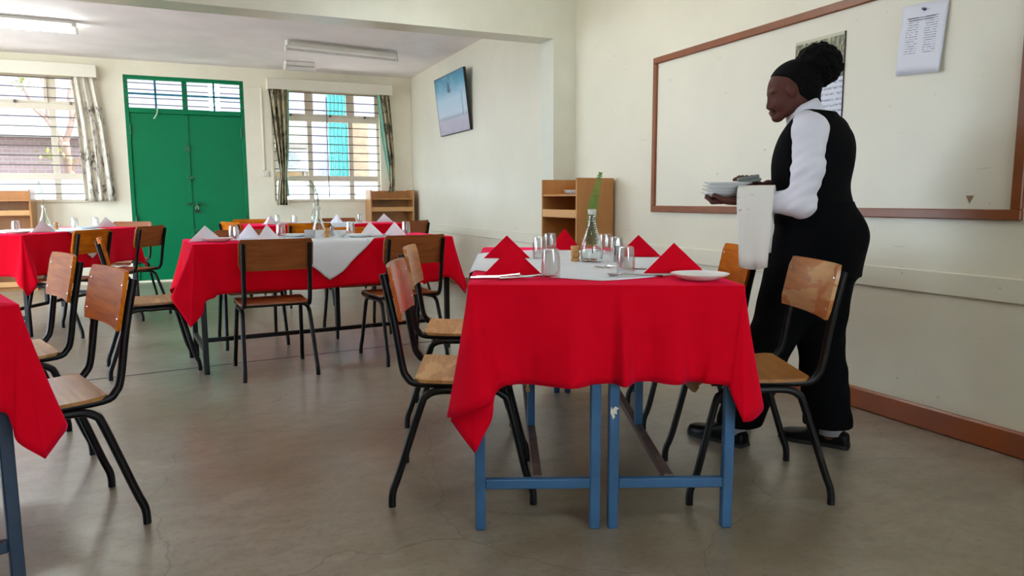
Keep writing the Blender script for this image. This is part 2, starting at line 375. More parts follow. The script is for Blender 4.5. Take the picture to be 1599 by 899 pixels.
# ------------------------------------------------------------------ windows and doors
def window(name, hole, muls, trans, axis='x', pos=YB, frost_below=None, bars=True, label=None, out=1, verts=()):
    a0, a1, z0, z1 = hole
    t = link(name, None); tag(t, label, kind='structure')
    def P(mb, u0, u1, w0, w1, d0, d1, b=0):
        if axis == 'x': x = (u0, pos+d0, w0, u1, pos+d1, w1)
        else: x = (pos-d1, u0, w0, pos-d0, u1, w1)
        return mb.bbox(*x, .003) if b else mb.box(*x)
    def member(nm, u0, u1, w0, w1, d0=.05, d1=.09, m='win_frame'):
        o = P(MB(), u0, u1, w0, w1, d0, d1, 1).obj(nm, MT[m], t); return o
    fw = .035
    member('window_frame', a0, a0+fw, z0, z1); member('window_frame', a1-fw, a1, z0, z1)
    member('window_frame', a0, a1, z1-fw, z1); member('window_frame', a0, a1, z0, z0+fw)
    for u in muls: member('mullion', u-.03, u+.03, z0+fw, z1-fw)
    for w in trans: member('transom_rail', a0+fw, a1-fw, w-.035, w+.035, .045, .085)
    member('window_sill', a0-.0, a1+.0, z0-.0, z0+.02, -.02, .05)
    us = [a0+fw]+list(muls)+[a1-fw]; ws = [z0+fw]+list(trans)+[z1-fw]
    for i in range(len(us)-1):
        for j in range(len(ws)-1):
            mm = MT['frost'] if (frost_below and ws[j+1] <= frost_below+1e-6) else MT['pane']
            P(MB(), us[i]+.03*(i > 0), us[i+1]-.03*(i < len(us)-2), ws[j]+.035*(j > 0), ws[j+1]-.035*(j < len(ws)-2), .065, .069).obj('pane', mm, t)
    # inner opening casements in the upper lights
    if bars:
        for i in range(len(us)-1):
            u0, u1 = us[i]+.03*(i > 0), us[i+1]-.03*(i < len(us)-2); w0, w1 = ws[-2]+.035, ws[-1]
            mb = MB(); c = .024
            for q in ((u0, u1, w0, w0+c), (u0, u1, w1-c, w1), (u0, u0+c, w0+c, w1-c), (u1-c, u1, w0+c, w1-c)): P(mb, *q, .035, .062)
            cs = mb.obj('casement', MT['win_frame'], t)
            P(MB(), (u0+u1)/2-.012, (u0+u1)/2+.012, w0-.012, w0+.02, .015, .036).obj('latch', MT['bar'], cs)
        n = 13
        for k in range(n):
            z = z0+.10+(z1-z0-.16)*k/(n-1)
            if any(abs(z-w) < .05 for w in trans): continue
            q = [(a0+.01, pos-.004, z), (a1-.01, pos-.004, z)] if axis == 'x' else [(pos+.004, a0+.01, z), (pos+.004, a1-.01, z)]
            MB().tube(q, .0065, 6).obj('security_bar', MT['bar'], t)
        for u in verts: MB().tube([(u, pos-.012, z0+.05), (u, pos-.012, z1-.1)], .0065, 6).obj('security_bar', MT['bar'], t)
    return t
window('window_1', WL, (-2.1, -1.40), (1.285, 2.09), frost_below=1.285, label='cream steel window with security bars, left of the green door')
window('window_2', WR, (1.50, 2.04), (1.285, 2.065), frost_below=1.285, label='cream steel window with security bars, right of the green door', verts=(1.72,))
for i, (a, b) in enumerate(SIDE):
    window('window_%d' % (i+3), (a, b, .12, 2.56), ((a+b)/2,), (1.9,), axis='y', pos=XL, bars=False, label='steel window added to the unseen side wall for daylight')
window('window_5', (.2, 2.2, .95, 2.4), (1.2,), (1.9,), axis='x', pos=YF-.14, bars=False, label='steel window added behind the camera as front fill')  # unseen window, added to light the room from the camera side

d = link('door_1', None); tag(d, 'tall green steel double door with glazed transom', kind='structure')
x0, x1, _, zt = DR; ZT = 2.08; xm = (x0+x1)/2-.01
def db(nm, q, m, par=d, b=.004): return MB().bbox(*q, b).obj(nm, MT[m], par)
db('door_frame', (x0, YB+.0, 0, x0+.045, YB+.07, zt), 'green'); db('door_frame', (x1-.045, YB, 0, x1, YB+.07, zt), 'green')
db('door_frame', (x0+.045, YB, zt-.045, x1-.045, YB+.07, zt), 'green'); db('door_frame', (x0+.045, YB, ZT-.03, x1-.045, YB+.07, ZT+.03), 'green')
dl = db('door_leaf', (x0+.0455, YB+.02, .02, xm-.002, YB+.06, ZT-.031), 'green'); dr_ = db('door_leaf', (xm+.002, YB+.02, .02, x1-.0455, YB+.06, ZT-.031), 'green')
db('cover_strip', (xm-.022, YB+.008, .02, xm+.022, YB+.02, ZT-.034), 'green', dl, .003)
db('lock_box', (xm-.035, YB-.002, 1.60, xm+.03, YB+.02, 1.68), 'green_dark', dl); db('lock_box', (xm-.02, YB-.002, 1.26, xm+.05, YB+.02, 1.30), 'green_dark', dl)
bl = MB().tube([(xm-.06, YB-.004, .955), (xm+.17, YB-.004, .955)], .010, 8).obj('slide_bolt', MT['green_dark'], dl)
db('bolt_keeper', (xm-.045, YB-.016, .935, xm-.015, YB+.02, .975), 'green_dark', bl, .003); db('bolt_keeper', (xm+.05, YB-.016, .935, xm+.085, YB+.02, .975), 'green_dark', bl, .003)
pk = MB().bbox(xm+.045, YB-.03, .845, xm+.09, YB-.01, .89, .005).obj('padlock', MT['dark'], d)
MB().tube(cr([(xm+.052, YB-.02, .885), (xm+.052, YB-.02, .915), (xm+.0675, YB-.02, .93), (xm+.083, YB-.02, .915), (xm+.083, YB-.02, .885)], 4), .004, 6).obj('shackle', MT['brass'], pk)
db('door_hasp', (xm+.02, YB-.004, .60, xm+.075, YB+.02, .64), 'green_dark', dr_, .003)
for hx in (x0+.047, x1-.047):
    for hz in (.75, 1.85): MB().tube([(hx, YB-.002, hz-.06), (hx, YB-.002, hz+.06)], .011, 8).obj('hinge', MT['green_dark'], d)
db('door_stop', (x0+.03, YB+.06, .02, x0+.075, YB+.075, ZT), 'green'); db('door_stop', (x1-.075, YB+.06, .02, x1-.03, YB+.075, ZT), 'green'); db('door_stop', (x0+.03, YB+.06, ZT-.06, x1-.03, YB+.075, ZT), 'green')
db('transom_mullion', (xm-.03, YB+.01, ZT+.03, xm+.03, YB+.06, zt-.045), 'green')
for u in ((x0+.045+xm-.03)/2, (x1-.045+xm+.03)/2): db('glazing_bar', (u-.012, YB+.02, ZT+.03, u+.012, YB+.05, zt-.045), 'teal_bar', d, .003)
for (u0, u1) in ((x0+.045, xm-.03), (xm+.03, x1-.045)):
    db('glazing_bar', (u0, YB+.02, 2.268, u1, YB+.05, 2.29), 'teal_bar', d, .003)
    um = (u0+u1)/2
    for (p0, p1) in ((u0, um-.012), (um+.012, u1)):
        for (q0, q1) in ((ZT+.03, 2.268), (2.29, zt-.045)): MB().box(p0, YB+.033, q0, p1, YB+.037, q1).obj('pane', MT['pane'], d)
for z in (2.15, 2.225, 2.325, 2.40): MB().tube([(x0+.01, YB-.004, z), (x1-.01, YB-.004, z)], .006, 6).obj('security_bar', MT['bar'], d)
MB().tube(cr([(-.30, YB-.012, 2.11), (-.30, YB-.014, 2.06), (-.33, YB-.016, 2.0), (-.345, YB-.016, 1.985)], 4), .006, 6).obj('hanging_tape', MT['white_metal'], d)

# pelmets and curtains
def pelmet(x0, x1, z0, z1, label):
    t = thing('curtain_pelmet', label, 'pelmet', ((x0+x1)/2, YB, z0), group='curtain pelmets'); h = (x1-x0)/2; H = z1-z0
    MB().bbox(-h, -.16, 0, h, -.14, H, .004).obj('front_board', MT['pelmet'], t)
    MB().bbox(-h, -.14, 0, -h+.02, 0, H, .003).obj('end_board', MT['pelmet'], t); MB().bbox(h-.02, -.14, 0, h, 0, H, .003).obj('end_board', MT['pelmet'], t)
    MB().bbox(-h+.02, -.14, H-.02, h-.02, 0, H, .003).obj('top_board', MT['pelmet'], t)
    MB().tube([(-h+.02, -.08, .07), (h-.02, -.08, .07)], .008, 8).obj('curtain_rail', MT['white_metal'], t)
pelmet(-2.9, -.905, 2.41, 2.555, 'long cream boxed pelmet over the window left of the green door')
pelmet(.97, 2.58, 2.395, 2.53, 'cream boxed pelmet over the window beside the corner')
def sheet(name, rows, folds, amp, m, parent=None, nu=48, y=YB-.085, ph=0):
    """rows: (z, xl, xr, amp factor) from top to bottom"""
    zs = [r[0] for r in rows][::-1]; f = lambda i, z: float(np.interp(z, zs, [r[i] for r in rows][::-1]))
    P = []
    for k in range(33):
        z = rows[0][0]+(rows[-1][0]-rows[0][0])*k/32; row = []
        for i in range(nu+1):
            u = i/nu; a = amp*f(3, z)
            row.append((f(1, z)+u*(f(2, z)-f(1, z)), y+a*math.sin(2*math.pi*folds*u+ph+.5*math.sin(3*z))+.3*a*math.sin(5*math.pi*folds*u+2*z), z))
        P.append(row)
    o = MB().grid(P).obj(name, m, parent, smooth=True); solid(o, .003); return o
c1 = sheet('curtain', [(2.47, -1.17, -.93, .8), (1.9, -1.14, -.86, 1), (1.0, -1.12, -.80, 1.0)], 3.2, .028, MT['curtain'])
tag(c1, 'off-white printed curtain with sketch motifs at the left window', 'curtain', 'printed curtains')
c2 = sheet('curtain', [(2.46, .985, 1.22, .9), (1.9, 1.03, 1.20, 1.1), (1.5, 1.07, 1.18, 1.1), (1.33, 1.095, 1.165, .6), (1.2, 1.06, 1.165, .8), (.935, 1.04, 1.165, .9)], 3.5, .03, MT['curtain_dark'])
tag(c2, 'dark printed curtain gathered and tied beside the light switch', 'curtain', 'printed curtains')
sheet('lining', [(2.46, 1.19, 1.25, .5), (1.6, 1.16, 1.215, .5), (1.33, 1.14, 1.18, .3), (1.05, 1.15, 1.20, .5)], 1.2, .012, MT['lining'], c2, 12, YB-.05)
c3 = sheet('curtain', [(2.45, 2.42, 2.545, .8), (1.9, 2.475, 2.59, .9), (1.5, 2.52, 2.61, .8), (1.22, 2.53, 2.605, .6), (1.1, 2.515, 2.60, .7)], 2.4, .026, MT['curtain_dark'], None, 30)
tag(c3, 'narrow dark printed curtain with teal lining beside the room corner', 'curtain', 'printed curtains')
sheet('lining', [(2.45, 2.385, 2.44, .5), (1.9, 2.43, 2.50, .5), (1.5, 2.49, 2.54, .4), (1.25, 2.53, 2.56, .3)], 1.2, .012, MT['lining'], c3, 12, YB-.06)

sw = thing('light_switch', 'small white switch plate with surface conduit right of the green door', 'switch', (.925, YB, 1.34))
MB().bbox(-.04, -.012, -.04, .04, 0, .04, .004).obj('plate', MT['pelmet'], sw); MB().bbox(-.012, -.018, -.018, .012, -.012, .018, .002).obj('rocker', MT['white_metal'], sw)
MB().bbox(-.028, -.014, .04, -.008, 0, 1.08, .003).obj('conduit', MT['wall_plain'], sw)
MB().bbox(-.23, -.012, 1.08, -.008, 0, 1.10, .003).obj('conduit', MT['wall_plain'], sw)

# ------------------------------------------------------------------ fluorescent fittings
def batten(x, y, length, rz, lit, label, z=ZC, ntube=1):
    t = thing('fluorescent_light', label, 'ceiling light', (x, y, z), rz, 'fluorescent ceiling lights'); h = length/2
    MB().bbox(-h, -.035, -.06, h, .035, 0, .006).obj('batten', MT['white_metal'], t)
    MB().add([(-h+.03, -.075, -.035), (h-.03, -.075, -.035), (h-.03, -.03, -.062), (-h+.03, -.03, -.062), (-h+.03, -.075, -.033), (h-.03, -.075, -.033), (h-.03, -.03, -.058), (-h+.03, -.03, -.058)],
             [(0,1,2,3),(7,6,5,4),(0,4,5,1),(1,5,6,2),(2,6,7,3),(3,7,4,0)]).obj('reflector', MT['white_metal'], t)
    for s in (-1, 1): MB().bbox(s*h-.012, -.02, -.115, s*h+.012, .02, -.055, .004).obj('lamp_holder', MT['white_metal'], t)
    MB().tube([(-h+.01, 0, -.092), (h-.01, 0, -.092)], .0165 if lit else .013, 12).obj('tube', MT['tube_on'] if lit else MT['tube_off'], t)
    return t
batten(-1.5, 7.98, 1.24, R(2), True, 'lit fluorescent ceiling light above the left window bay')
batten(1.62, 8.12, 1.24, R(8), False, 'unlit long fluorescent fitting on the ceiling, middle of the picture')
t = thing('emergency_light', 'short white twin ceiling fitting near the right window pelmet', 'ceiling light', (1.31, 9.25, ZC), R(4))
MB().bbox(-.18, -.05, -.05, .18, .05, 0, .008).obj('batten', MT['white_metal'], t)
for s in (-1, 1): MB().tube([(-.165, s*.03, -.075), (.165, s*.03, -.075)], .02, 10).obj('tube', MT['tube_off'], t)
for s in (-1, 1): MB().bbox(s*.175-.01, -.05, -.1, s*.175+.01, .05, -.045, .004).obj('lamp_holder', MT['white_metal'], t)
batten(1.7, 3.75, 1.24, R(0), True, 'lit fluorescent light in front of the ceiling beam, near the framed board')
batten(.2, .2, 1.24, 0, True, 'added fluorescent fill light, unseen over the near end of the room')  # unseen tube added as fill for surfaces facing the camera

# ------------------------------------------------------------------ things on the right wall
t = thing('wall_board', 'large cream wall board with brown wooden frame behind the waitress', 'board', (XW, 2.895, .91))
ha, hz, fw = 1.197, 1.01, .042
MB().box(-.008, -ha+fw, fw, -.001, ha-fw, hz-fw).obj('panel', MT['board'], t)
for q in ((-ha, ha, 0, fw), (-ha, ha, hz-fw, hz), (-ha, -ha+fw, fw, hz-fw), (ha-fw, ha, fw, hz-fw)):
    MB().bbox(-.022, q[0], q[2], -.001, q[1], q[3], .004).obj('frame_piece', MT['frame_brown'], t)
tri = MB().add([(0, -.016, .016), (0, .016, .016), (0, 0, -.016), (-.0012, -.016, .016), (-.0012, .016, .016), (-.0012, 0, -.016)], [(0,1,2),(5,4,3),(0,3,4,1),(1,4,5,2),(2,5,3,0)]).obj('triangle_sticker', mat('brown_sticker', 0x8a6a50, .6))
tri.location = (XW-.0085, 1.905, .99); tag(tri, 'tiny brown triangle sticker low on the framed board', 'sticker')

def lines_mat(name, base, ink, rows, cols=None, z0=0, z1=1, head=True):
    """printed sheet: rows of broken grey text lines; generated from local coordinates (y across, z up)"""
    m, tr_, b = new_mat(name); v = N(tr_, 'ShaderNodeTexCoord'); sx = N(tr_, 'ShaderNodeSeparateXYZ'); tr_.links.new(v.outputs['Generated'], sx.inputs[0])
    def mth(op, a, c):
        n = N(tr_, 'ShaderNodeMath', operation=op)
        for i, q in enumerate((a, c)):
            if hasattr(q, 'is_linked'): tr_.links.new(q, n.inputs[i])
            else: n.inputs[i].default_value = q
        return n.outputs[0]
    Y, Z = sx.outputs['Y'], sx.outputs['Z']
    fr = mth('FRACT', mth('MULTIPLY', Z, rows), 0); line = mth('LESS_THAN', fr, .38)
    nz = noise(tr_, coords(tr_, (1, 60, 160)), 1, 2); line = mth('MULTIPLY', line, mth('GREATER_THAN', nz, .46))
    mask = mth('MULTIPLY', mth('GREATER_THAN', Z, z0), mth('LESS_THAN', Z, z1))
    if cols:
        cm = None
        for a, c in cols:
            q = mth('MULTIPLY', mth('GREATER_THAN', Y, a), mth('LESS_THAN', Y, c)); cm = q if cm is None else mth('MAXIMUM', cm, q)
        mask = mth('MULTIPLY', mask, cm)
    f = mth('MULTIPLY', line, mask); f = mth('MULTIPLY', f, .7)
    tr_.links.new(mixc(tr_, f, lin(base), lin(ink)), b.inputs['Base Color']); b.inputs['Roughness'].default_value = .7
    return m
# pinned list (local: y across, z up; +y is the left of the sheet as seen)
P = []
for i in range(13):
    row = []
    for j in range(9):
        u, w = i/12, j/8; y = -.105+.21*u; z = -.145+.29*w
        bulge = -.004-.018*max(0, (.35-w))*max(0, .6-u)*3-.010*math.sin(3.1*w)*abs(u-.55)
        row.append((bulge, y+.012*(1-w)*(.5-u)*0, z))
    P.append(row)
pp = MB().grid(P).obj('paper_list', lines_mat('printed_list', 0xdadbe6, 0x6b6b76, 30, ((.18, .46), (.60, .86)), .28, .82), None, True)
solid(pp, .0006); pp.location = (XW-.010, 2.158, 1.665); pp.rotation_euler = (R(4), 0, 0)
tag(pp, 'white printed list pinned to the board with a blue pin', 'paper')
hd = MB().box(-.0062, -.075, .085, -.0057, .075, .088).box(-.0062, -.06, .076, -.0057, .08, .079).obj('heading_rule', mat('print_ink', 0x50505a, .7), pp)
MB().lathe([(.0, 0), (.006, 0), (.006, .004), (.003, .006), (.003, .012), (.0055, .014), (0, .015)], 12, M=Matrix.Translation((-.006, .0, .118)) @ Matrix.Rotation(R(-90), 4, 'Y')).obj('push_pin', mat('blue_plastic', 0x17356e, .35), pp)

# calendar
t = thing('wall_calendar', 'wall calendar with forest photograph hanging behind the hair bun', 'calendar', (XW, 2.705, 1.38))
MB().box(-.013, -.153, 0, -.009, .153, .40).obj('backing', MT['dark'], t)
m, tt, b = new_mat('forest_photo'); f = noise(tt, coords(tt, (1, 60, 22)), 1, 6, .7)
tt.links.new(ramp(tt, f, [(.35, lin(0x20241a)), (.5, lin(0x6a6a48)), (.62, lin(0xa89c7c)), (.75, lin(0xdcd6c2))]), b.inputs['Base Color']); b.inputs['Roughness'].default_value = .35
MB().box(-.0145, -.15, .195, -.013, .15, .385).obj('photo_page', m, t)
MB().box(-.0145, -.15, .004, -.013, .15, .193).obj('date_page', lines_mat('calendar_grid', 0xd2d6e2, 0x7a7c8c, 7, None, .02, .95), t)
MB().box(-.016, -.15, .385, -.009, .15, .40).obj('binding_strip', mat('calendar_binding', 0xb9b49a, .5), t)

# leaning canvas picture on the far wall
m, tt, b = new_mat('misty_landscape_print'); tc = N(tt, 'ShaderNodeTexCoord'); sx = N(tt, 'ShaderNodeSeparateXYZ'); tt.links.new(tc.outputs['Generated'], sx.inputs[0])
sky = ramp(tt, sx.outputs['Z'], [(0, lin(0xa8a2b0)), (.24, lin(0xb3aebb)), (.27, lin(0x93a0b0)), (.33, lin(0xb9c7d2)), (.6, lin(0xa9c3d2)), (.8, lin(0x5f9fb8)), (1.0, lin(0x2f7f9c))])
f = noise(tt, coords(tt, (1, 5, 9)), 1, 5, .65); sky = mixc(tt, ramp(tt, f, [(.5, (0, 0, 0)), (.8, (.45, .45, .45))]), sky, lin(0xc9cdd6))
tt.links.new(sky, b.inputs['Base Color']); b.inputs['Roughness'].default_value = .45
pic = thing('canvas_picture', 'blue misty landscape canvas hanging askew on the far cream wall', 'picture', (XW-.004, 7.985, 1.765)); pic.rotation_euler = (0, R(-6.5), 0)
MB().bbox(-.03, -.5, 0, -.004, .5, .655, .003).obj('canvas', m, pic)
for y0, y1, z0, z1 in ((-.505, -.5, 0, .655), (.5, .505, 0, .655), (-.505, .505, .655, .66), (-.505, .505, -.005, 0)): MB().box(-.031, y0, z0, -.002, y1, z1).obj('canvas_edge', MT['dark'], pic)
cl_ = mat('misty_dark_print', 0x5b6c7a, .5)
pts = [(.085, .47), (.075, .50), (.07, .545), (.055, .55), (.05, .575), (.04, .552), (.03, .57), (.02, .55), (.005, .56), (0, .54), (-.012, .50), (-.03, .468), (.02, .455), (.06, .46)]
K = len(pts); MB().add([(-.0316, y, z) for y, z in pts]+[(-.0302, y, z) for y, z in pts], [tuple(range(K))]+[(i, (i+1) % K, K+(i+1) % K, K+i) for i in range(K)]).obj('dark_shape_print', cl_, pic)
MB().box(-.0318, -.37, .17, -.031, -.355, .43).obj('palm_print', mat('palm_print', 0x7d95a6, .5), pic)

# ------------------------------------------------------------------ shelf units
def shelf_unit(loc, rz, label, w=.57, dp=.31, h=1.15):
    """open front faces local -y; back at y=0"""
    t = thing('shelf_unit', label, 'shelf', loc, rz, 'low beech shelf units'); a = w/2
    for s in (-1, 1): MB().bbox(s*a-(.018 if s > 0 else 0), -dp, 0, s*a+(.018 if s < 0 else 0), 0, h, .002).obj('side_panel', MT['shelf'], t)
    MB().bbox(-a+.018, -.012, .05, a-.018, 0, h-.01, .001).obj('back_panel', MT['shelf'], t)
    for z in (h-.115, h-.275, h-.56, h-.84, .06):
        s = MB().bbox(-a+.018, -dp+.006, z-.016, a-.018, -.012, z, .002).obj('shelf_board', MT['shelf'], t)
        if z < h-.2: MB().bbox(-a+.018, -dp, z-.014, a-.018, -dp+.016, z+.045, .002).obj('shelf_lip', MT['shelf_edge'], s)
    MB().bbox(-a+.018, -dp+.03, 0, a-.018, -dp+.045, .05, .001).obj('plinth', MT['shelf'], t)
    return t
shelf_unit((XW-.02, 4.845, 0), R(-90), 'beech shelf unit against the wall between board and pilaster')
shelf_unit((2.50, YB-.03, 0), 0, 'beech shelf unit in the far corner under the curtain', .60, .3, 1.13)
shelf_unit((-1.93, YB-.03, 0), 0, 'beech shelf unit below the left window', .62, .3, 1.13)

# ------------------------------------------------------------------ chairs
def arc_profile(pts, n=5): return cr(pts, n)
def chair_meshes():
    out = {}
    up = arc_profile([(-.246, 0, .765), (-.214, 0, .61), (-.192, 0, .47), (-.176, 0, .428), (-.14, 0, .406), (0, 0, .405), (.165, 0, .405)], 4)
    for s in (-1, 1):
        out['upright', s] = MB().tube([(p.x, s*.178, p.z) for p in up], .0125, 8).mesh('upright', MT['black_steel'], True, angle=50)
        rear = arc_profile([(-.232, 0, 0), (-.229, 0, .05), (-.206, 0, .115), (-.135, 0, .33), (-.115, 0, .367), (-.075, 0, .383), (0, 0, .383)], 4)
        frnt = arc_profile([(.232, 0, 0), (.229, 0, .05), (.206, 0, .115), (.155, 0, .33), (.135, 0, .367), (.095, 0, .383), (0, 0, .383)], 4)
        for nm, pr in (('rear', rear), ('front', frnt)):
            out[nm, s] = MB().tube([(p.x, s*(.184+.016*(1-min(1, p.z/.38))), p.z) for p in pr], .0125, 8).mesh('leg', MT['black_steel'], True, angle=50)
    # seat: sheet with dish and waterfall front, solid
    P = []; Q = []
    prof = [(-.152, .425), (-.13, .423), (-.06, .419), (.04, .418), (.13, .421), (.175, .422), (.20, .416), (.215, .403), (.222, .385), (.223, .368)]
    prof = [(p.x, p.z) for p in cr([(x, 0, z) for x, z in prof], 3)]
    for x, z in prof:
        row = []; rowb = []
        w = .192
        if x < -.125: w -= .02*((-.125-x)/.027)**2
        if z < .40: w -= .035*((.40-z)/.032)**2
        for j in range(11):
            y = -w+2*w*j/10; row.append((x, y, z)); 
            nx = .011 if z < .40 else 0; rowb.append((x-nx, y, z-(.011 if z >= .40 else .002)))
        P.append(row); Q.append(rowb)
    def slab(P, Q):
        mb = MB(); nu = len(P); nv = len(P[0]); mb.add([p for r in P for p in r]+[p for r in Q for p in r], [])
        o = nu*nv
        for i in range(nu-1):
            for j in range(nv-1):
                a, b2, c, d2 = i*nv+j, (i+1)*nv+j, (i+1)*nv+j+1, i*nv+j+1
                mb.f.append((a, b2, c, d2)); mb.f.append((o+d2, o+c, o+b2, o+a))
        for i in range(nu-1):
            mb.f.append((i*nv, o+i*nv, o+(i+1)*nv, (i+1)*nv)); mb.f.append((i*nv+nv-1, (i+1)*nv+nv-1, o+(i+1)*nv+nv-1, o+i*nv+nv-1))
        for j in range(nv-1):
            mb.f.append((j, j+1, o+j+1, o+j)); k = (nu-1)*nv; mb.f.append((k+j, o+k+j, o+k+j+1, k+j+1))
        return mb
    seat = slab(P, Q)
    # backrest: curved panel in front of the uprights
    P = []; Q = []
    for i in range(7):
        w = i/6; z = .612+.176*w; xb = -.2125-.2*(z-.61)+.0135; row = []; rowb = []
        hw = .2-(.012*max(0, abs(w-.5)*2-.8)/.2)
        for j in range(15):
            y = -hw+2*hw*j/14; bow = .020*(y/.2)**2-.016
            row.append((xb+bow+.012, y, z)); rowb.append((xb+bow, y, z))
        P.append(row); Q.append(rowb)
    back = slab(P, Q)
    for k, mm in enumerate(MT['ply']): out['back', k] = back.mesh('backrest', mm, True, angle=40)
    for k, mm in enumerate(MT['ply_seat']): out['seat', k] = seat.mesh('seat', mm, True, angle=40)
    for k, (y, z) in enumerate(((.178, .645), (.178, .745), (-.178, .645), (-.178, .745))):
        xb = -.2125-.2*(z-.61)+.0135+.020*(y/.2)**2-.016+.0122
        out['bolt', k] = MB().lathe([(.0055, 0), (.0055, .001), (.003, .0025), (0, .003)], 8, M=Matrix.Translation((xb, y, z)) @ Matrix.Rotation(R(90), 4, 'Y')).mesh('bolt', MT['chrome_bolt'])
    out['bar', 0] = MB().tube([(-.10, -.178, .404), (-.10, .178, .404)], .010, 8).mesh('cross_bar', MT['black_steel'], True, angle=50)
    out['bar', 1] = MB().tube([(.12, -.178, .398), (.12, .178, .398)], .010, 8).mesh('cross_bar', MT['black_steel'], True, angle=50)
    return out
CM = chair_meshes()
def chair(x, y, deg, label, back=0, seat=0, group='plywood dining chairs with black steel frames'):
    t = thing('dining_chair', label, 'chair', (x, y, 0), R(deg), group)
    link('seat', CM['seat', seat], t); b = link('backrest', CM['back', back], t)
    for k in range(4): link('bolt', CM['bolt', k], b)
    for s in (-1, 1):
        link('upright', CM['upright', s], t); link('leg', CM['rear', s], t); link('leg', CM['front', s], t)
    for k in range(2): link('cross_bar', CM['bar', k], t)
    return t
chair(.844, 2.314, -22.2, 'plywood chair with glossy red-brown back, left of the front red table', 3, 0)
chair(1.115, 3.09, -22.5, 'plywood chair with pale brown back, behind the red-backed one at the front table', 2, 0)
chair(1.743, 1.91, 155.4, 'plywood chair with scuffed peeling back, right of the front red table', 2, 2)
chair(2.045, 2.625, 156.5, 'plywood chair beside the towel, right of the front table near the waitress', 0, 1)
chair(.413, 4.375, 93, 'brown plywood chair seen from behind, centre of the middle red table', 1, 1)
chair(1.205, 4.43, 98, 'brown plywood chair seen from behind, right end of the middle red table', 1, 1)
chair(.36, 5.34, -86, 'plywood chair on the far side of the middle table, near the green door', 1, 1)
chair(1.12, 5.44, -88, 'plywood chair on the far side of the middle table, behind the vase', 0, 1)
chair(-.25, 4.735, 6.5, 'plywood chair seen edge-on at the left end of the middle table', 0, 2)
chair(1.01, 7.10, 90, 'plywood chair tucked in on the near side of the far table by the window', 0, 1)
chair(.56, 7.74, 25, 'plywood chair at the left end of the far table, before the green door', 0, 1)
chair(1.97, 7.275, 125, 'plywood chair at the right end of the far table, near the cream wall', 1, 1)
chair(.62, 8.36, -90, 'plywood chair on the window side of the far table, nearest the green door', 0, 1)
chair(1.59, 8.36, -90, 'plywood chair on the window side of the far table, nearest the corner shelf', 1, 1)
chair(-.459, 2.53, 199, 'orange plywood chair nearest the camera at the left-edge table', 0, 2)
chair(-.69, 3.305, 199, 'second orange plywood chair at the left-edge table', 0, 0)
chair(-.87, 6.30, 150, 'plywood chair at the long side of the left rear table, left of two', 0, 1)
chair(-.51, 6.955, 150, 'plywood chair at the long side of the left rear table, before the green door', 1, 1)
chair(-.64, 8.15, 246, 'plywood chair at the far end of the left rear table', 1, 1)

# ------------------------------------------------------------------ tables
def desk(x, y, deg, lx, ly, label, m='black_steel', posts=(.5,), top=True, h=.735, name='dining_table', chips=()):
    """long axis local y; legs at the four corners, H stretchers with posts on the long rail"""
    t = thing(name, label, 'table', (x, y, 0), R(deg), 'steel-legged dining tables'); s = .0155; mm = MT[m]
    lg = {}
    for sx in (-1, 1):
        for sy in (-1, 1):
            cx, cy = sx*(lx/2-s), sy*(ly/2-s); lg[sx, sy] = MB().bbox(cx-s, cy-s, 0, cx+s, cy+s, h-.02, .003).obj('leg', mm, t)
    for sy in (-1, 1):
        cy = sy*(ly/2-s)
        MB().bbox(-lx/2+2*s, cy-.013, .128, lx/2-2*s, cy+.013, .158, .003).obj('stretcher', mm, t)
        MB().bbox(-lx/2+2*s, cy-.013, h-.055, lx/2-2*s, cy+.013, h-.02, .003).obj('top_rail', mm, t)
    MB().bbox(-.015, -ly/2+2*s, .135, .015, ly/2-2*s, .160, .003).obj('long_stretcher', MT['rust_steel'] if m == 'blue_steel' else mm, t)
    for sx in (-1, 1): MB().bbox(sx*(lx/2-s)-.013, -ly/2+2*s, h-.055, sx*(lx/2-s)+.013, ly/2-2*s, h-.02, .003).obj('top_rail', mm, t)
    for p in posts:
        yy = -ly/2+p*ly; MB().bbox(-.014, yy-.014, .160, .014, yy+.014, h-.02, .003).obj('post', mm, t)
    MB().bbox(-lx/2-.002, -ly/2, h-.02, lx/2+.002, ly/2, h, .004).obj('table_top', MT['desk_top'], t)
    for (sx, sy, face, u, z, pts) in chips:
        cx, cy = sx*(lx/2-s), sy*(ly/2-s)
        MB().add([(cx+u+a, cy-s-.0004, z+b) for a, b in pts]+[(cx+u+a, cy-s+.001, z+b) for a, b in pts],
                 [tuple(range(len(pts)))]+[(i, (i+1) % len(pts), len(pts)+(i+1) % len(pts), len(pts)+i) for i in range(len(pts))]).obj('paint_chip', MT['chip'], lg[sx, sy])
    return t

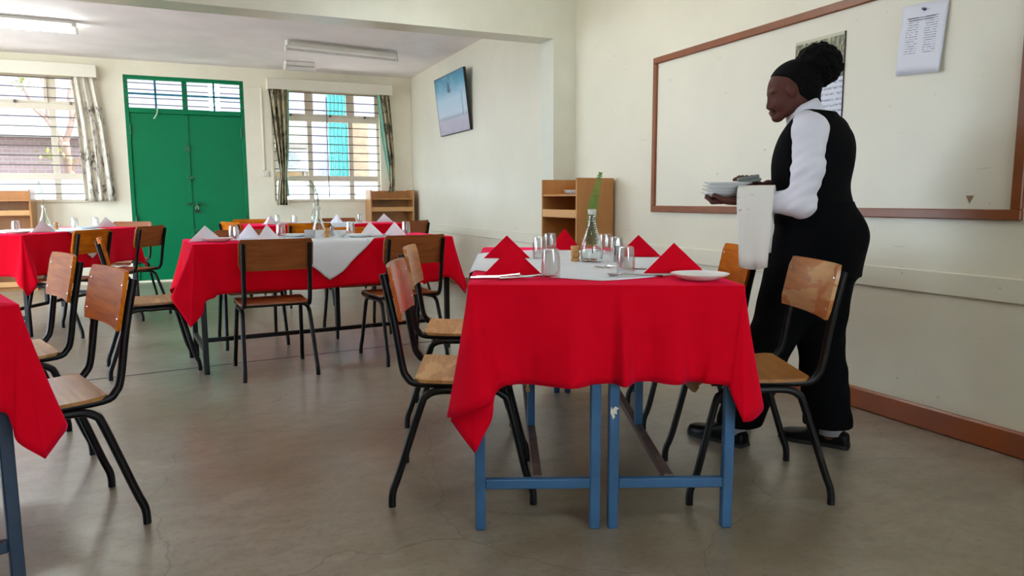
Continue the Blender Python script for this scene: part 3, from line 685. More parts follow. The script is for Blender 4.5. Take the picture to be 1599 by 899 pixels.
def cloth(x, y, deg, hx, hy, zt, hem, ears, label, m=None, folds=.006, tilt=(0, 0), hem_edge=None, seed=1, outs=None, group='red tablecloths'):
    """rectangular tablecloth. ears: per corner c0(-,-) c1(+,-) c2(+,+) c3(-,+): list of (a,b,z): corner + a*n_prev + b*n_next"""
    rnd = random.Random(seed); rr = .012
    C = [Vector((-hx, -hy)), Vector((hx, -hy)), Vector((hx, hy)), Vector((-hx, hy))]
    Nn = [Vector((0, -1)), Vector((1, 0)), Vector((0, 1)), Vector((-1, 0))]          # normal of edge i (C[i] -> C[i+1])
    ctl = []                                                                           # (top xy, bottom xyz)
    for i in range(4):
        a, b = C[i], C[(i+1) % 4]; n = Nn[i]; dirv = (b-a).normalized(); L = (b-a).length
        he = hem_edge[i] if hem_edge else hem
        ns = max(5, int(L/(.03 if outs and i in outs else .11))); m0, m1 = .12, .12
        for k in range(ns+1):
            s = m0+(L-m0-m1)*k/ns; ph = rnd.uniform(0, 6)
            out = .012+folds*2.2*math.sin(s*23+seed)+folds*rnd.uniform(-1, 1)
            if outs and i in outs: out = float(np.interp(s, [q[0] for q in outs[i]], [q[1] for q in outs[i]]))
            ctl.append((a+dirv*s, Vector((*(a+dirv*s+n*max(-.03, out)), he+.006*math.sin(s*9+seed)))))
        c = b; n1 = Nn[i]; n2 = Nn[(i+1) % 4]
        E_ = ears[(i+1) % 4]; k = len(E_)
        for q, (ea, eb, ez) in enumerate(E_):
            th = math.pi/2*(q/(k-1)) ; tp = c-n1*rr-n2*rr+n1*rr*math.cos(th)+n2*rr*math.sin(th)
            ctl.append((tp, Vector((*(c+n1*ea+n2*eb), ez))))
    n = len(ctl); tops = []; bots = []; SUB = 5
    for i in range(n):
        p0, p1, p2, p3 = (ctl[(i+j-1) % n] for j in range(4))
        for k in range(SUB):
            t = k/SUB; tops.append(p1[0].lerp(p2[0], t))
            q0, q1, q2, q3 = p0[1], p1[1], p2[1], p3[1]
            bots.append(.5*((2*q1)+(q2-q0)*t+(2*q0-5*q1+4*q2-q3)*t*t+(3*q1-q0-3*q2+q3)*t**3))
    mb = MB(); NR = 14; M = len(tops); rows = []
    cen = Vector((0, 0))
    def zoff(px, py): return tilt[0]*px+tilt[1]*py
    inner = [Vector((min(max(p.x, -hx+.01), hx-.01), min(max(p.y, -hy+.01), hy-.01))) for p in tops]
    rows.append([(p.x, p.y, zt+zoff(p.x, p.y)) for p in inner])
    rows.append([(p.x, p.y, zt-.0035+zoff(p.x, p.y)) for p in tops])
    for r in range(1, NR+1):
        t = r/NR; row = []
        for p, q in zip(tops, bots):
            w = t**1.15
            row.append((p.x+(q.x-p.x)*w, p.y+(q.y-p.y)*w, (zt-.0035+zoff(p.x, p.y))*(1-t)+q.z*t))
        rows.append(row)
    for row in rows: mb.v += row
    for r in range(len(rows)-1):
        for k in range(M): mb.f.append((r*M+k, (r+1)*M+k, (r+1)*M+(k+1) % M, r*M+(k+1) % M))
    # top: concentric fan
    base = len(mb.v)
    mb.v.append((0, 0, zt+.0)); 
    for k in range(M): mb.f.append((k, (k+1) % M, base))
    o = mb.obj('tablecloth', m or MT['red'], None, smooth=True, angle=60)
    o.location = (x, y, 0); o.rotation_euler = (0, 0, R(deg)); solid(o, .0016, -1)
    return tag(o, label, 'tablecloth', group)

def ear(h, tipz, flare=.06, side=.09, tw=0.0):
    """default hanging corner: (a,b,z) list going round the corner"""
    return [(.02, -.07, h-.004), (.05+flare*.3, -.02, h-.05), (flare+.02, .02+tw, (h+tipz)/2-.02), (flare, flare*.8+tw, tipz), (.02, side, (h+tipz)/2+.01), (-.03, side*.75, h-.03), (-.075, .03, h)]

def topper(x, y, deg, hx, hy, zt, rad, label, p=1.25, off=.006, drop_out=.05, c=(0, 0), group='white table toppers', tilt=(0, 0)):
    """white square laid on the diagonal; parts past the table edge hang down"""
    mb = MB(); NT, NRr = 96, 30; pts = [(c[0], c[1], zt)]
    def place(px, py):
        ex = max(0, abs(px)-hx); ey = max(0, abs(py)-hy); z = zt+tilt[0]*max(-hx, min(hx, px))+tilt[1]*max(-hy, min(hy, py))
        sx, sy = (1 if px > 0 else -1), (1 if py > 0 else -1)
        if ex > 0: px = sx*(hx+off+min(ex, .02)*.4+drop_out*ex)
        if ey > 0: py = sy*(hy+off+min(ey, .02)*.4+drop_out*ey)
        dz = max(0, ex-.004)+max(0, ey-.004)
        if ey > .03: px += .006*math.sin(px*40)*min(1, ey*6); py += sy*.008*math.sin(px*26)*min(1, ey*5)
        if ex > .03: px += sx*.008*math.sin(py*26)*min(1, ex*5)
        return (px, py, z-dz)
    for i in range(1, NRr+1):
        for k in range(NT):
            a = 2*math.pi*k/NT; ca, sa = math.cos(a), math.sin(a)
            rr = rad/((abs(ca)**p+abs(sa)**p)**(1/p))
            pts.append(place(c[0]+rr*ca*i/NRr, c[1]+rr*sa*i/NRr))
    mb.v = pts
    for k in range(NT): mb.f.append((0, 1+k, 1+(k+1) % NT))
    for i in range(NRr-1):
        for k in range(NT): mb.f.append((1+i*NT+k, 1+(i+1)*NT+k, 1+(i+1)*NT+(k+1) % NT, 1+i*NT+(k+1) % NT))
    o = mb.obj('table_topper', MT['white_cloth'], None, smooth=True, angle=50)
    o.location = (x, y, 0); o.rotation_euler = (0, 0, R(deg)); solid(o, .0014, 1)
    return tag(o, label, 'table linen', group)

# front table: two narrow blue desks pushed together
FA = -23.3; fe1 = Vector((math.cos(R(FA)), math.sin(R(FA)), 0)); fe2 = Vector((-fe1.y, fe1.x, 0)); FO = Vector((.753-.013, 1.95-.008, 0))
def fp(u, v): return FO+fe1*u+fe2*v
star = [(0, .0), (.006, .008), (.003, .018), (.012, .016), (.01, .028), (.018, .034), (.006, .04), (-.002, .03), (-.006, .04), (-.008, .02), (-.004, .012)]
p = fp(.19, .79); desk(p.x, p.y, FA, .379, 1.58, 'blue steel desk under the front red cloth, left one of the pair', 'blue_steel', (.335, .665), h=.742)
p = fp(.593, .79); desk(p.x, p.y, FA, .379, 1.58, 'blue steel desk with chipped paint under the front red cloth, right one of the pair', 'blue_steel', (.335, .665), h=.738,
    chips=((-1, -1, 'f', -.004, .345, star), (1, -1, 'f', -.006, .43, [(0, 0), (.008, .01), (.012, .03), (.007, .05), (.001, .06), (.003, .035), (-.004, .02)])))
FZ = .7535; pc = fp(.3915, .79); FT = (-.010, 0)
ears_f = [
  [(.015, -.12, .450), (.045, -.06, .425), (.064, -.010, .372), (.062, .014, .362), (.020, .058, .385), (-.030, .080, .408), (-.066, .078, .424), (-.072, .068, .425), (-.060, .055, .410),
   (0, .040, .375), (.048, .018, .352), (.050, .014, .346), (.020, .035, .310), (-.012, .048, .271), (-.016, .050, .268), (-.022, .050, .273), (-.045, .045, .320), (-.068, .035, .366), (-.078, .008, .430), (-.11, .004, .456)],
  [(.010, -.11, .457), (.014, -.052, .452), (.028, -.040, .425), (.048, -.014, .360), (.050, -.008, .353), (.040, .022, .355), (.012, .058, .372), (-.010, .068, .390), (-.045, .055, .425), (-.10, .022, .45)],
  ear(.46, .34), ear(.46, .34)]
cloth(pc.x, pc.y, FA, .405, .80, FZ, .456, ears_f, 'bright red cloth on the front table, its corners hanging in points', tilt=FT, folds=.004, seed=3, outs={0: [(0, .02), (.10, .004), (.14, -.026), (.18, -.028), (.24, .006), (.30, .042), (.33, .034), (.365, .004), (.425, .002), (.443, .056), (.462, .050), (.49, .004), (.53, -.008), (.58, .030), (.615, .040), (.655, -.012), (.69, -.008), (.72, .03), (.8, .03)]})
topper(pc.x, pc.y, FA, .405, .80, FZ+.002, .69, 'white square cloth laid diagonally on the front red table', 1.22, c=(-.005, -.04), tilt=FT)

# middle table
MA = 5.0; me1 = Vector((math.cos(R(MA)), math.sin(R(MA)), 0)); me2 = Vector((-me1.y, me1.x, 0)); MO = Vector((.015, 4.405, 0))
def mp(u, v): return MO+me1*u+me2*v
p = mp(.785, .31); desk(p.x, p.y, MA-90, .60, 1.55, 'black steel table under the middle red cloth', 'black_steel', (.56,), h=.742)
cloth(p.x, p.y, MA, .80, .315, .757, .466, [
   [(.02, -.10, .49), (.085, -.05, .485), (.125, -.01, .462), (.085, .02, .38), (.045, .045, .305), (.038, .05, .295), (.028, .05, .305), (-.03, .04, .366), (-.05, .022, .43), (-.10, .012, .448)],
   [(.012, -.11, .487), (.018, -.03, .48), (.022, .03, .42), (.015, .072, .372), (.010, .078, .367), (.0, .085, .375), (-.015, .105, .42), (-.05, .085, .46), (-.1, .02, .48)],
   ear(.48, .36), ear(.48, .36)], 'dark red cloth on the middle table with white napkins', seed=5, folds=.004)
topper(p.x, p.y, MA, .80, .315, .759, .565, 'white square cloth hanging in a triangle over the middle red table', 1.10, c=(-.035, 0), drop_out=.035, off=.012)
# far table by the right window
p = Vector((1.24, 7.66, 0)); BA = 2
desk(p.x, p.y, BA-90, .74, 1.55, 'black steel table under the far red cloth by the window', 'black_steel', (.5,), h=.742)
cloth(p.x, p.y, BA, .785, .39, .757, .47, [ear(.47, .34)]*4, 'red cloth on the far table in front of the right window', seed=8, folds=.004)
topper(p.x, p.y, BA, .785, .39, .759, .60, 'white square cloth on the far table by the right window', 1.06, drop_out=.035, off=.012)
# left rear table
LA = 66; le2 = Vector((math.cos(R(LA)), math.sin(R(LA)), 0)); le1 = Vector((-le2.y, le2.x, 0)); LO = Vector((-1.12, 6.2, 0))
def lp(u, v): return LO+le2*u+le1*v
p = lp(.8, .38); desk(p.x, p.y, LA-90, .74, 1.58, 'black steel table under the left rear red cloth', 'black_steel', (.5,), h=.742)
cloth(p.x, p.y, LA, .80, .38, .757, .45, [ear(.45, .32, .05)]*4, 'red cloth on the left rear table in front of the left window', seed=9, folds=.004)
topper(p.x, p.y, LA, .80, .38, .759, .62, 'white square cloth on the left rear table', 1.06, drop_out=.035, off=.012)
# left foreground table
GA = 109; ge2 = Vector((math.cos(R(GA)), math.sin(R(GA)), 0)); ge1 = Vector((-ge2.y, ge2.x, 0)); GO = Vector((-.385, 2.035, 0))
p = GO+ge2*.80+ge1*.39; desk(p.x, p.y, GA-90, .72, 1.5, 'navy steel table cut off by the left picture edge', 'navy_steel', (.5,), h=.742)
cloth(p.x, p.y, GA-90, .39, .80, .757, .512, [ear(.5, .38),
   [(.012, -.12, .512), (.020, -.055, .505), (.030, -.042, .47), (.045, -.035, .432), (.052, .008, .388), (.055, .015, .382), (.050, .022, .387), (.03, .05, .412), (.0, .078, .44), (-.04, .055, .475), (-.10, .018, .50)],
   ear(.5, .38), ear(.5, .38)], 'red cloth with hanging corner on the table at the left picture edge', seed=11, folds=.005)

# ------------------------------------------------------------------ table settings
def napkin_mesh(w=.095, dpt=.12, h=.092, seed=0, m=None, crease=0):
    """standing pyramid-folded napkin: front face towards -y, ridge running back"""
    rnd = random.Random(seed); mb = MB()
    A, B, Cc, T = Vector((-w, -.01, 0)), Vector((w, -.01, 0)), Vector((.0, dpt, 0)), Vector((0, .012, h))
    def patch(p, q, r, bulge, n=8):
        nrm = (q-p).cross(r-p).normalized(); P = []
        for i in range(n+1):
            row = []
            for j in range(n+1):
                u = i/n; v = j/n*(1-u); u_, v_ = u, v
                k = u_*v_*(1-u_-v_)*27
                row.append(p*(1-u_-v_)+q*v_+r*u_+nrm*bulge*k)
            P.append(row)
        return P
    fr = -.010
    mid = Vector((0, -.01-.012*crease, 0))
    if crease:
        mb.grid(patch(A, mid, T, .003)); mb.grid(patch(mid, B, T, .003))
    else: mb.grid(patch(A, B, T, .007))
    mb.grid(patch(B, Cc, T, -.010)); mb.grid(patch(Cc, A, T, -.010))
    # folded under-layers: a rolled lip along the base
    mb.tube([A+Vector((.004, .0, .004)), mid*.5+Vector((0, -.005, .004)), B+Vector((-.004, 0, .004))], [.0015, .004, .0015], 6)
    mb.tube([B+Vector((-.004, .004, .003)), (B+Cc)/2+Vector((.004, 0, .004)), Cc+Vector((0, -.004, .003))], [.0015, .003, .0015], 6)
    mb.tube([A+Vector((.004, .004, .003)), (A+Cc)/2+Vector((-.004, 0, .004)), Cc+Vector((0, -.004, .003))], [.0015, .003, .0015], 6)
    return mb.mesh('napkin', m, True, angle=35)
NK = {('r', 0): napkin_mesh(m=MT['red_napkin']), ('r', 1): napkin_mesh(.075, .10, .098, 1, MT['red_napkin'], 1),
      ('w', 0): napkin_mesh(m=MT['white_napkin']), ('w', 1): napkin_mesh(.075, .11, .092, 1, MT['white_napkin'], 1)}
ZT_ = {'F': FZ+.003, 'M': .7615, 'B': .7615, 'L': .7615}
def spot(tb, u, v):
    p = {'F': lambda: fp(u+.013*0, v), 'M': lambda: mp(u, v), 'B': lambda: Vector((.469, 7.243, 0))+Vector((math.cos(R(2)), math.sin(R(2)), 0))*u+Vector((-math.sin(R(2)), math.cos(R(2)), 0))*v, 'L': lambda: lp(u, v)}[tb]()
    z = ZT_[tb]+(FT[0]*(u-.3915) if tb == 'F' else 0)
    return Vector((p.x, p.y, z+.0012))
def put(name, me, tb, u, v, deg, label, cat, group=None, parts=(), mat_=None):
    o = link(name, me); o.location = spot(tb, u, v); o.rotation_euler = (0, 0, R(deg)); return tag(o, label, cat, group)
G_N = 'folded table napkins'; G_G = 'upturned drinking glasses'; G_P = 'white side plates'
for (u, v, k, dg, s, lb) in ((.118, .20, 0, FA+4, 1, 'red folded napkin on the front table, nearest on the left with cutlery before it'), (.105, .86, 0, FA, 1, 'red folded napkin on the front table, second on the left side'),
      (.385, 1.36, 1, FA, 1.05, 'red folded napkin at the far end of the front table'), (.665, .96, 0, FA-4, 1, 'red folded napkin on the front table, behind the right-hand glass'),
      (.655, .28, 0, FA-2, 1.08, 'red folded napkin on the front table, standing behind the white plate')):
    o = put('napkin', NK['r', k], 'F', u, v, dg, lb, 'napkin', G_N); o.scale = (s, s, s)
for (tb, u, v, k, dg, lb) in (('M', .075, .17, 0, 8, 'white folded napkin on the middle table, at its left end'), ('M', .35, .38, 1, -20, 'white folded napkin on the middle table, behind the centre chair, farther one'),
      ('M', .42, .14, 1, 15, 'white folded napkin on the middle table, behind the centre chair, nearer one'), ('M', 1.10, .25, 0, 20, 'white folded napkin on the middle table, right of the white bowl'),
      ('M', 1.25, .20, 1, -10, 'white folded napkin on the middle table, at its right end beside a glass'),
      ('B', .277, .3, 1, 40, 'white folded napkin on the far table, at its left side'), ('B', .905, .2, 1, -30, 'white folded napkin on the far table, right of the flower vase'), ('B', 1.42, .25, 0, 0, 'white folded napkin on the far table, in front of the corner shelf'),
      ('L', .42, .12, 0, 40, 'white folded napkin on the left rear table, at its left side'), ('L', 1.36, .15, 0, 35, 'white folded napkin on the left rear table, at its right side')):
    put('napkin', NK['w', k], tb, u, v, dg, lb, 'napkin', G_N)

# tumblers standing upside down
def fl(a, z): return 1+(.05*math.cos(10*a) if .012 < z < .07 else 0)
gp = [(.0285, 0), (.029, .004), (.0285, .03), (.027, .06), (.0262, .078), (.0245, .087), (.020, .0895), (0, .0885), (0, .084), (.0185, .083), (.0225, .078), (.0245, .06), (.0262, .03), (.0268, .004), (.0268, 0), (.0285, 0)]
GM = MB().lathe(gp, 40, flute=fl).mesh('glass', MT['glass'], True, angle=35)
for (tb, u, v, lb) in (('F', .236, .125, 'upturned tumbler on the front table, beside the nearest left napkin'), ('F', .24, .86, 'upturned tumbler on the front table, left pair, front one'), ('F', .30, 1.14, 'upturned tumbler on the front table, left pair, rear one'),
      ('F', .488, .245, 'upturned tumbler on the front table, right of the vase, nearest'), ('F', .545, 1.12, 'upturned tumbler on the front table, just behind the vase'), ('F', .555, .86, 'upturned tumbler on the front table, beside the steel tin'),
      ('M', .239, .22, 'upturned tumbler on the middle table, left of the centre chair'), ('M', .51, .2, 'upturned tumbler on the middle table, right edge of the centre chair'), ('M', 1.03, .47, 'upturned tumbler on the middle table, far side right of the bowl'), ('M', 1.367, .3, 'upturned tumbler at the right end of the middle table'),
      ('B', .354, .45, 'upturned tumbler on the far table, behind the left napkin'), ('B', .50, .3, 'upturned tumbler on the far table, left of the vase'), ('B', 1.144, .2, 'upturned tumbler on the far table, right of the vase'),
      ('L', .36, .29, 'upturned tumbler on the left rear table, left of the vase'), ('L', 1.293, .4, 'upturned tumbler on the left rear table, middle one'), ('L', 1.451, .3, 'upturned tumbler on the left rear table, nearest the printed curtain')):
    o = put('drinking_glass', GM, tb, u, v, random.uniform(0, 40), lb, 'glass', G_G)

def plate_prof(r): return [(0, .004), (r*.55, .004), (r*.62, .006), (r*.97, .017), (r, .0185), (r*.985, .0155), (r*.66, .003), (r*.60, 0), (r*.52, 0), (r*.50, .0015), (0, .0015)]
PM = MB().lathe(plate_prof(.088), 48).mesh('plate', MT['china'], True, angle=50)
for (tb, u, v, lb) in (('F', .69, .098, 'white china side plate at the front corner of the front table'), ('M', .138, .13, 'white side plate on the middle table, left end'), ('M', .635, .4, 'white side plate on the middle table, behind the steel tin'),
      ('M', .985, .14, 'white side plate on the middle table, right of the bowl'), ('B', .415, .15, 'white side plate on the far table, left side'), ('L', .099, .1, 'white side plate at the left end of the left rear table'), ('L', 1.041, .12, 'white side plate on the left rear table above the chair back')):
    put('side_plate', PM, tb, u, v, 0, lb, 'plate', G_P)

# cutlery
def knife():
    mb = MB(); mb.tube([(-.10, 0, .003), (-.06, 0, .0035), (-.01, 0, .003)], [.0045, .005, .0035], 8)
    mb.add([(-.01, -.004, .0025), (.09, -.006, .0025), (.102, .002, .0025), (.09, .006, .0025), (-.01, .005, .0025), (-.01, -.004, .004), (.09, -.006, .0035), (.102, .002, .003), (.09, .006, .004), (-.01, .005, .0045)],
           [(4,3,2,1,0),(5,6,7,8,9),(0,1,6,5),(1,2,7,6),(2,3,8,7),(3,4,9,8),(4,0,5,9)]); return mb.mesh('knife', MT['steel'], True, angle=30)
def fork():
    mb = MB(); mb.tube([(-.09, 0, .002), (-.02, 0, .004), (.03, 0, .008), (.045, 0, .007)], [.005, .003, .0035, .007], 8)
    for k in range(4): mb.tube([(.043, -.0075+.005*k, .007), (.065, -.009+.006*k, .003), (.09, -.009+.006*k, .007)], [.0018, .0016, .0008], 6)
    return mb.mesh('fork', MT['steel'], True, angle=30)
def spoon():
    mb = MB(); mb.tube([(-.09, 0, .002), (-.02, 0, .004), (.035, 0, .009), (.045, 0, .007)], [.005, .003, .003, .004], 8)
    P = []
    for i in range(9):
        a = i/8; row = []
        for j in range(13):
            th = 2*math.pi*j/12; row.append((.066+.024*a*math.cos(th), .015*a*math.sin(th), .003+.006*a*a))
        P.append(row)
    mb.grid(P); Q = [[(x, y, z-.0014) for x, y, z in row] for row in P]; mb.grid(Q); mb.grid([P[-1], Q[-1]]); return mb.mesh('spoon', MT['steel'], True, angle=40)
KN, FK, SP = knife(), fork(), spoon(); G_C = 'stainless cutlery'
for (me, nm, u, v, dg, lb) in ((KN, 'knife', .09, .092, FA+2, 'steel knife in front of the nearest left red napkin'), (FK, 'fork', .095, .12, FA+1, 'steel fork touching the nearest left red napkin'), (SP, 'spoon', .165, .098, FA+12, 'steel spoon with its bowl near the front-left tumbler'),
      (FK, 'fork', .50, .42, FA+160, 'steel fork on the white cloth left of the plate napkin'), (SP, 'spoon', .505, .175, FA+185, 'steel spoon lying by the nearest right tumbler')):
    put(nm, me, 'F', u, v, dg, lb, 'cutlery', G_C)
for (me, nm, u, v, dg, lb) in ((KN, 'knife', 1.14, .1, 20, 'steel knife on the middle table near the right chair back'), (FK, 'fork', 1.12, .13, 25, 'steel fork on the middle table near the right chair back')):
    put(nm, me, 'M', u, v, dg, lb, 'cutlery', G_C)

# vases with fern
vp = [(.030, 0), (.040, .004), (.0435, .03), (.042, .055), (.034, .085), (.024, .115), (.0155, .145), (.0130, .165), (.0125, .185), (.0155, .20)]
vin = [(.0125, .199), (.0098, .185), (.0102, .165), (.0127, .145), (.0212, .115), (.0312, .085), (.0392, .055), (.0407, .03), (.036, .008), (0, .007)]
VM = MB().lathe([(0, 0)]+vp+vin, 36).mesh('vase_body', MT['vase'], True, angle=50)
LM = MB().lathe([(.0135, .182), (.0165, .186), (.017, .201), (.0135, .203), (.0125, .199), (.0120, .184), (.0135, .182)], 24).mesh('lip', mat('vase_lip_tape', 0xcfd0c6, .5), True, angle=40)
def frond(path, leaf, n0, n1, m, nm='fern_frond'):
    pts = cr(path, 8); mb = MB(); mb.tube(pts, [.0018]*(len(pts)-1)+[.0006], 6); K = len(pts)
    for i in range(n0, n1):
        f = i/(n1-1); idx = i*(K-1)/(n1-1); a = int(min(K-2, idx)); p = pts[a].lerp(pts[a+1], idx-a); d = (pts[a+1]-pts[a]).normalized()
        side = Vector((1, .12, 0)); side = (side-d*side.dot(d)).normalized(); L = leaf*min(1, (1.22-f)/.62)*(.85+.15*math.sin(i*2.1))
        for s in (-1, 1):
            q = (side*s*.95+d*.22).normalized(); w = d*.0024; up = d.cross(side).normalized()*.0008
            b0, b1, tip = p-w, p+w, p+q*L; mid = p+q*L*.55
            mb.add([b0+up, mid-w*1.1+up, tip, mid+w*1.1+up, b1+up, b0-up, mid-w*1.1-up, mid+w*1.1-up, b1-up], [(0,1,3,4),(1,2,3),(8,7,6,5),(7,2,6),(0,5,6,1),(4,3,7,8),(1,6,2),(3,2,7)])
    return mb.mesh(nm, m)
FR = frond([(.004, .0, .03), (.002, .002, .10), (0, 0, .19), (.012, -.004, .26), (.030, -.01, .34)], .030, 6, 40, MT['fern'])
FR2 = frond([(.0, .0, .02), (0, 0, .19), (.01, 0, .30), (-.02, 0, .37), (-.10, 0, .395)], .02, 16, 32, MT['fern_dark'])
FR3 = frond([(.0, .0, .02), (0, 0, .19), (.0, 0, .27), (-.02, 0, .34), (-.05, 0, .385)], .014, 10, 34, MT['fern_dark'])
FR4 = frond([(.0, .0, .02), (0, 0, .19), (.0, 0, .27), (-.004, 0, .33), (-.02, 0, .40)], .032, 18, 30, MT['fern'])
def vase(tb, u, v, fr, lb, rz=0, s=1):
    t = thing('flower_vase', lb, 'vase', spot(tb, u, v), R(rz), 'glass vases with greenery'); t.scale = (s, s, s)
    b = link('vase_body', VM, t); link('lip', LM, b); link('fern_frond', fr, t)
vase('F', .435, .715, FR, 'bulbous clear glass vase with a fern frond on the front table', FA)
vase('M', .80, .42, FR3, 'clear glass vase with a bent stem on the middle table', 5, .95)
vase('B', .724, .4, FR2, 'clear glass vase with a drooping stem on the far table', 20, 1.0)
vase('L', .88, .4, FR4, 'clear glass vase with a green sprig on the left rear table', 0, 1.0)
shp = [(.016, 0), (.018, .003), (.016, .009), (.0125, .012), (.0165, .018), (.0185, .026), (.0165, .033), (.0125, .037), (.0165, .042), (.0185, .054), (.0175, .059), (.015, .06), (.013, .052), (0, .05)]
SHM = MB().lathe([(0, 0)]+shp, 24).mesh('toothpick_holder', MT['carved'], True, angle=40)
put('toothpick_holder', SHM, 'F', .372, .725, 0, 'small carved wooden toothpick holder left of the front vase', 'toothpick holder', 'carved wooden holders')
put('toothpick_holder', SHM, 'M', .796, .2, 0, 'small carved wooden toothpick holder on the middle table', 'toothpick holder', 'carved wooden holders')
put('toothpick_holder', SHM, 'L', .868, .3, 0, 'small carved wooden toothpick holder on the left rear table', 'toothpick holder', 'carved wooden holders')
TN = MB().lathe([(0, 0), (.021, 0), (.022, .002), (.022, .058), (.0228, .06), (.0212, .06), (.0208, .004), (0, .003)], 28).mesh('steel_tin', MT['steel'], True, angle=40)
put('steel_tin', TN, 'F', .54, .70, 0, 'small stainless steel cup right of the front vase', 'cup', 'small steel cups')
put('steel_tin', TN, 'M', .687, .2, 0, 'stainless steel cup on the middle table left of the vase', 'cup', 'small steel cups').scale = (1.5, 1.5, .85)
put('steel_tin', TN, 'M', .864, .33, 0, 'slim stainless steel cup behind the wooden holder on the middle table', 'cup', 'small steel cups').scale = (.7, .7, 1.1)
BW = MB().lathe([(0, 0), (.022, 0), (.024, .004), (.038, .02), (.044, .042), (.042, .042), (.036, .021), (.02, .006), (0, .005)], 32).mesh('sugar_bowl', MT['china'], True, angle=40)
put('sugar_bowl', BW, 'M', .885, .22, 0, 'white china sugar bowl on the middle table', 'bowl', 'white sugar bowls'); put('sugar_bowl', BW, 'L', 1.0, .4, 0, 'white china sugar bowl on the left rear table', 'bowl', 'white sugar bowls')
put('sugar_bowl', BW, 'M', .765, .30, 0, 'white china bowl at the foot of the middle vase', 'bowl', 'white sugar bowls')
# plates on the shelf unit by the board
for k in range(2):
    o = link('shelf_plate', PM); o.location = (2.70, 4.83, 1.15-.115+.0005+.012*k); o.scale = (1.2, 1.2, 1); tag(o, ('lower' if k == 0 else 'upper')+' of two white plates lying on the top shelf beside the pilaster', 'plate', 'plates on the shelf')
o = MB().bbox(-.05, -.02, 0, .05, .02, .05, .012).obj('shelf_trinket', MT['dark'], None); o.location = (-1.9, 9.68, 1.13-.275); tag(o, 'small dark object on the shelf below the left window', 'ornament')

# ------------------------------------------------------------------ the yard outside
YG = 13.6
g = struct('ground', MB().box(-16, -14, -.35, 14, 26, -.25), mat('yard_ground', 0xaaa39c, .9, var=.1), 'pale yard outside the windows')
bd = thing('outbuilding', 'pale brick outbuilding seen through the windows', 'building', (0, YG, -.25))
brick, tb_, bs = new_mat('pale_brick'); bt = N(tb_, 'ShaderNodeTexBrick'); bt.inputs['Color1'].default_value = lin(0x745f5d); bt.inputs['Color2'].default_value = lin(0x6b5755); bt.inputs['Mortar'].default_value = lin(0x7a7473); bt.inputs['Scale'].default_value = 4
mpv = N(tb_, 'ShaderNodeMapping'); tcv = N(tb_, 'ShaderNodeTexCoord'); mpv.inputs['Rotation'].default_value = (R(90), 0, 0); tb_.links.new(tcv.outputs['Object'], mpv.inputs[0]); tb_.links.new(mpv.outputs[0], bt.inputs['Vector']); tb_.links.new(bt.outputs[0], bs.inputs['Base Color']); bs.inputs['Roughness'].default_value = .9
def bp(nm, q, m, par=bd): return MB().bbox(*q, .01).obj(nm, m, par)
lav = mat('lavender_plaster', 0x797682, .85, var=.04); tan_ = mat('tan_stone', 0x705b47, .9, var=.22, vscale=9, bmp=.6, bscale=9); cream = mat('cream_plaster', 0x7f7d70, .85); och = mat('ochre_plaster', 0x705938, .85)
wh = mat('white_fascia', 0x929596, .7); teal = mat('teal_sheet', 0x20706c, .5)
bp('brick_wall', (-9, 0, 0, .4, .4, 2.25), brick); bp('fascia', (-9, -.3, 2.25, .4, .4, 2.45), wh); bp('upper_wall', (-9, .3, 2.45, .4, .6, 5.2), lav)
bp('cream_wall', (.6, 0, 1.75, 2.06, .4, 2.7), cream); bp('ochre_wall', (.6, 0, 0, 2.06, .4, 1.75), och); bp('eave', (.6, -.35, 2.15, 2.03, .0, 2.24), mat('eave_board', 0x645c55, .8))
bp('lavender_wall', (2.06, -.05, 0, 2.36, .4, 2.7), lav); bp('upper_wall', (.6, .3, 2.7, 6.5, .6, 5.2), lav)
bp('stone_wall', (2.80, -.05, 0, 3.11, .4, 2.7), tan_); bp('plaster_wall', (3.11, 0, 0, 6.5, .4, 2.7), cream)
for k in range(12):
    xx = 2.37+.034*k; bp('teal_sheet', (xx, -.10+.012*(k % 2), .1, xx+.032, -.06+.012*(k % 2), 3.4), teal)
ac = thing('air_conditioner', 'white outdoor air conditioner unit seen through the right window', 'air conditioner', (1.70, YG-.42, 1.50))
MB().bbox(-.23, -.12, 0, .23, .12, .37, .015).obj('casing', wh, ac)
gr = MB()
for k in range(5): gr.lathe([(.025+.03*k, 0), (.033+.03*k, 0), (.033+.03*k, .01), (.025+.03*k, .01), (.025+.03*k, 0)], 28, M=Matrix.Translation((-.06, -.121, .185)) @ Matrix.Rotation(R(90), 4, 'X'))
gr.obj('fan_grille', mat('grille_grey', 0x626667, .5), ac)
for s in (-1, 1): MB().bbox(s*.17-.02, -.10, -1.75, s*.17+.02, .10, 0, .004).obj('bracket', MT['bar'], ac)
tr_ = thing('yard_tree', 'pale bare-branched tree outside the left window', 'tree', (-1.60, 12.2, -.26))
bark = mat('pale_bark', 0x715b50, .9, var=.2, vscale=12, bmp=.4)
MB().tube(cr([(.05, 0, 0), (.02, 0, .8), (.04, .02, 1.5), (.0, 0, 2.1)], 5), [.085]*5+[.075]*5+[.065]*6, 10).obj('trunk', bark, tr_, True)
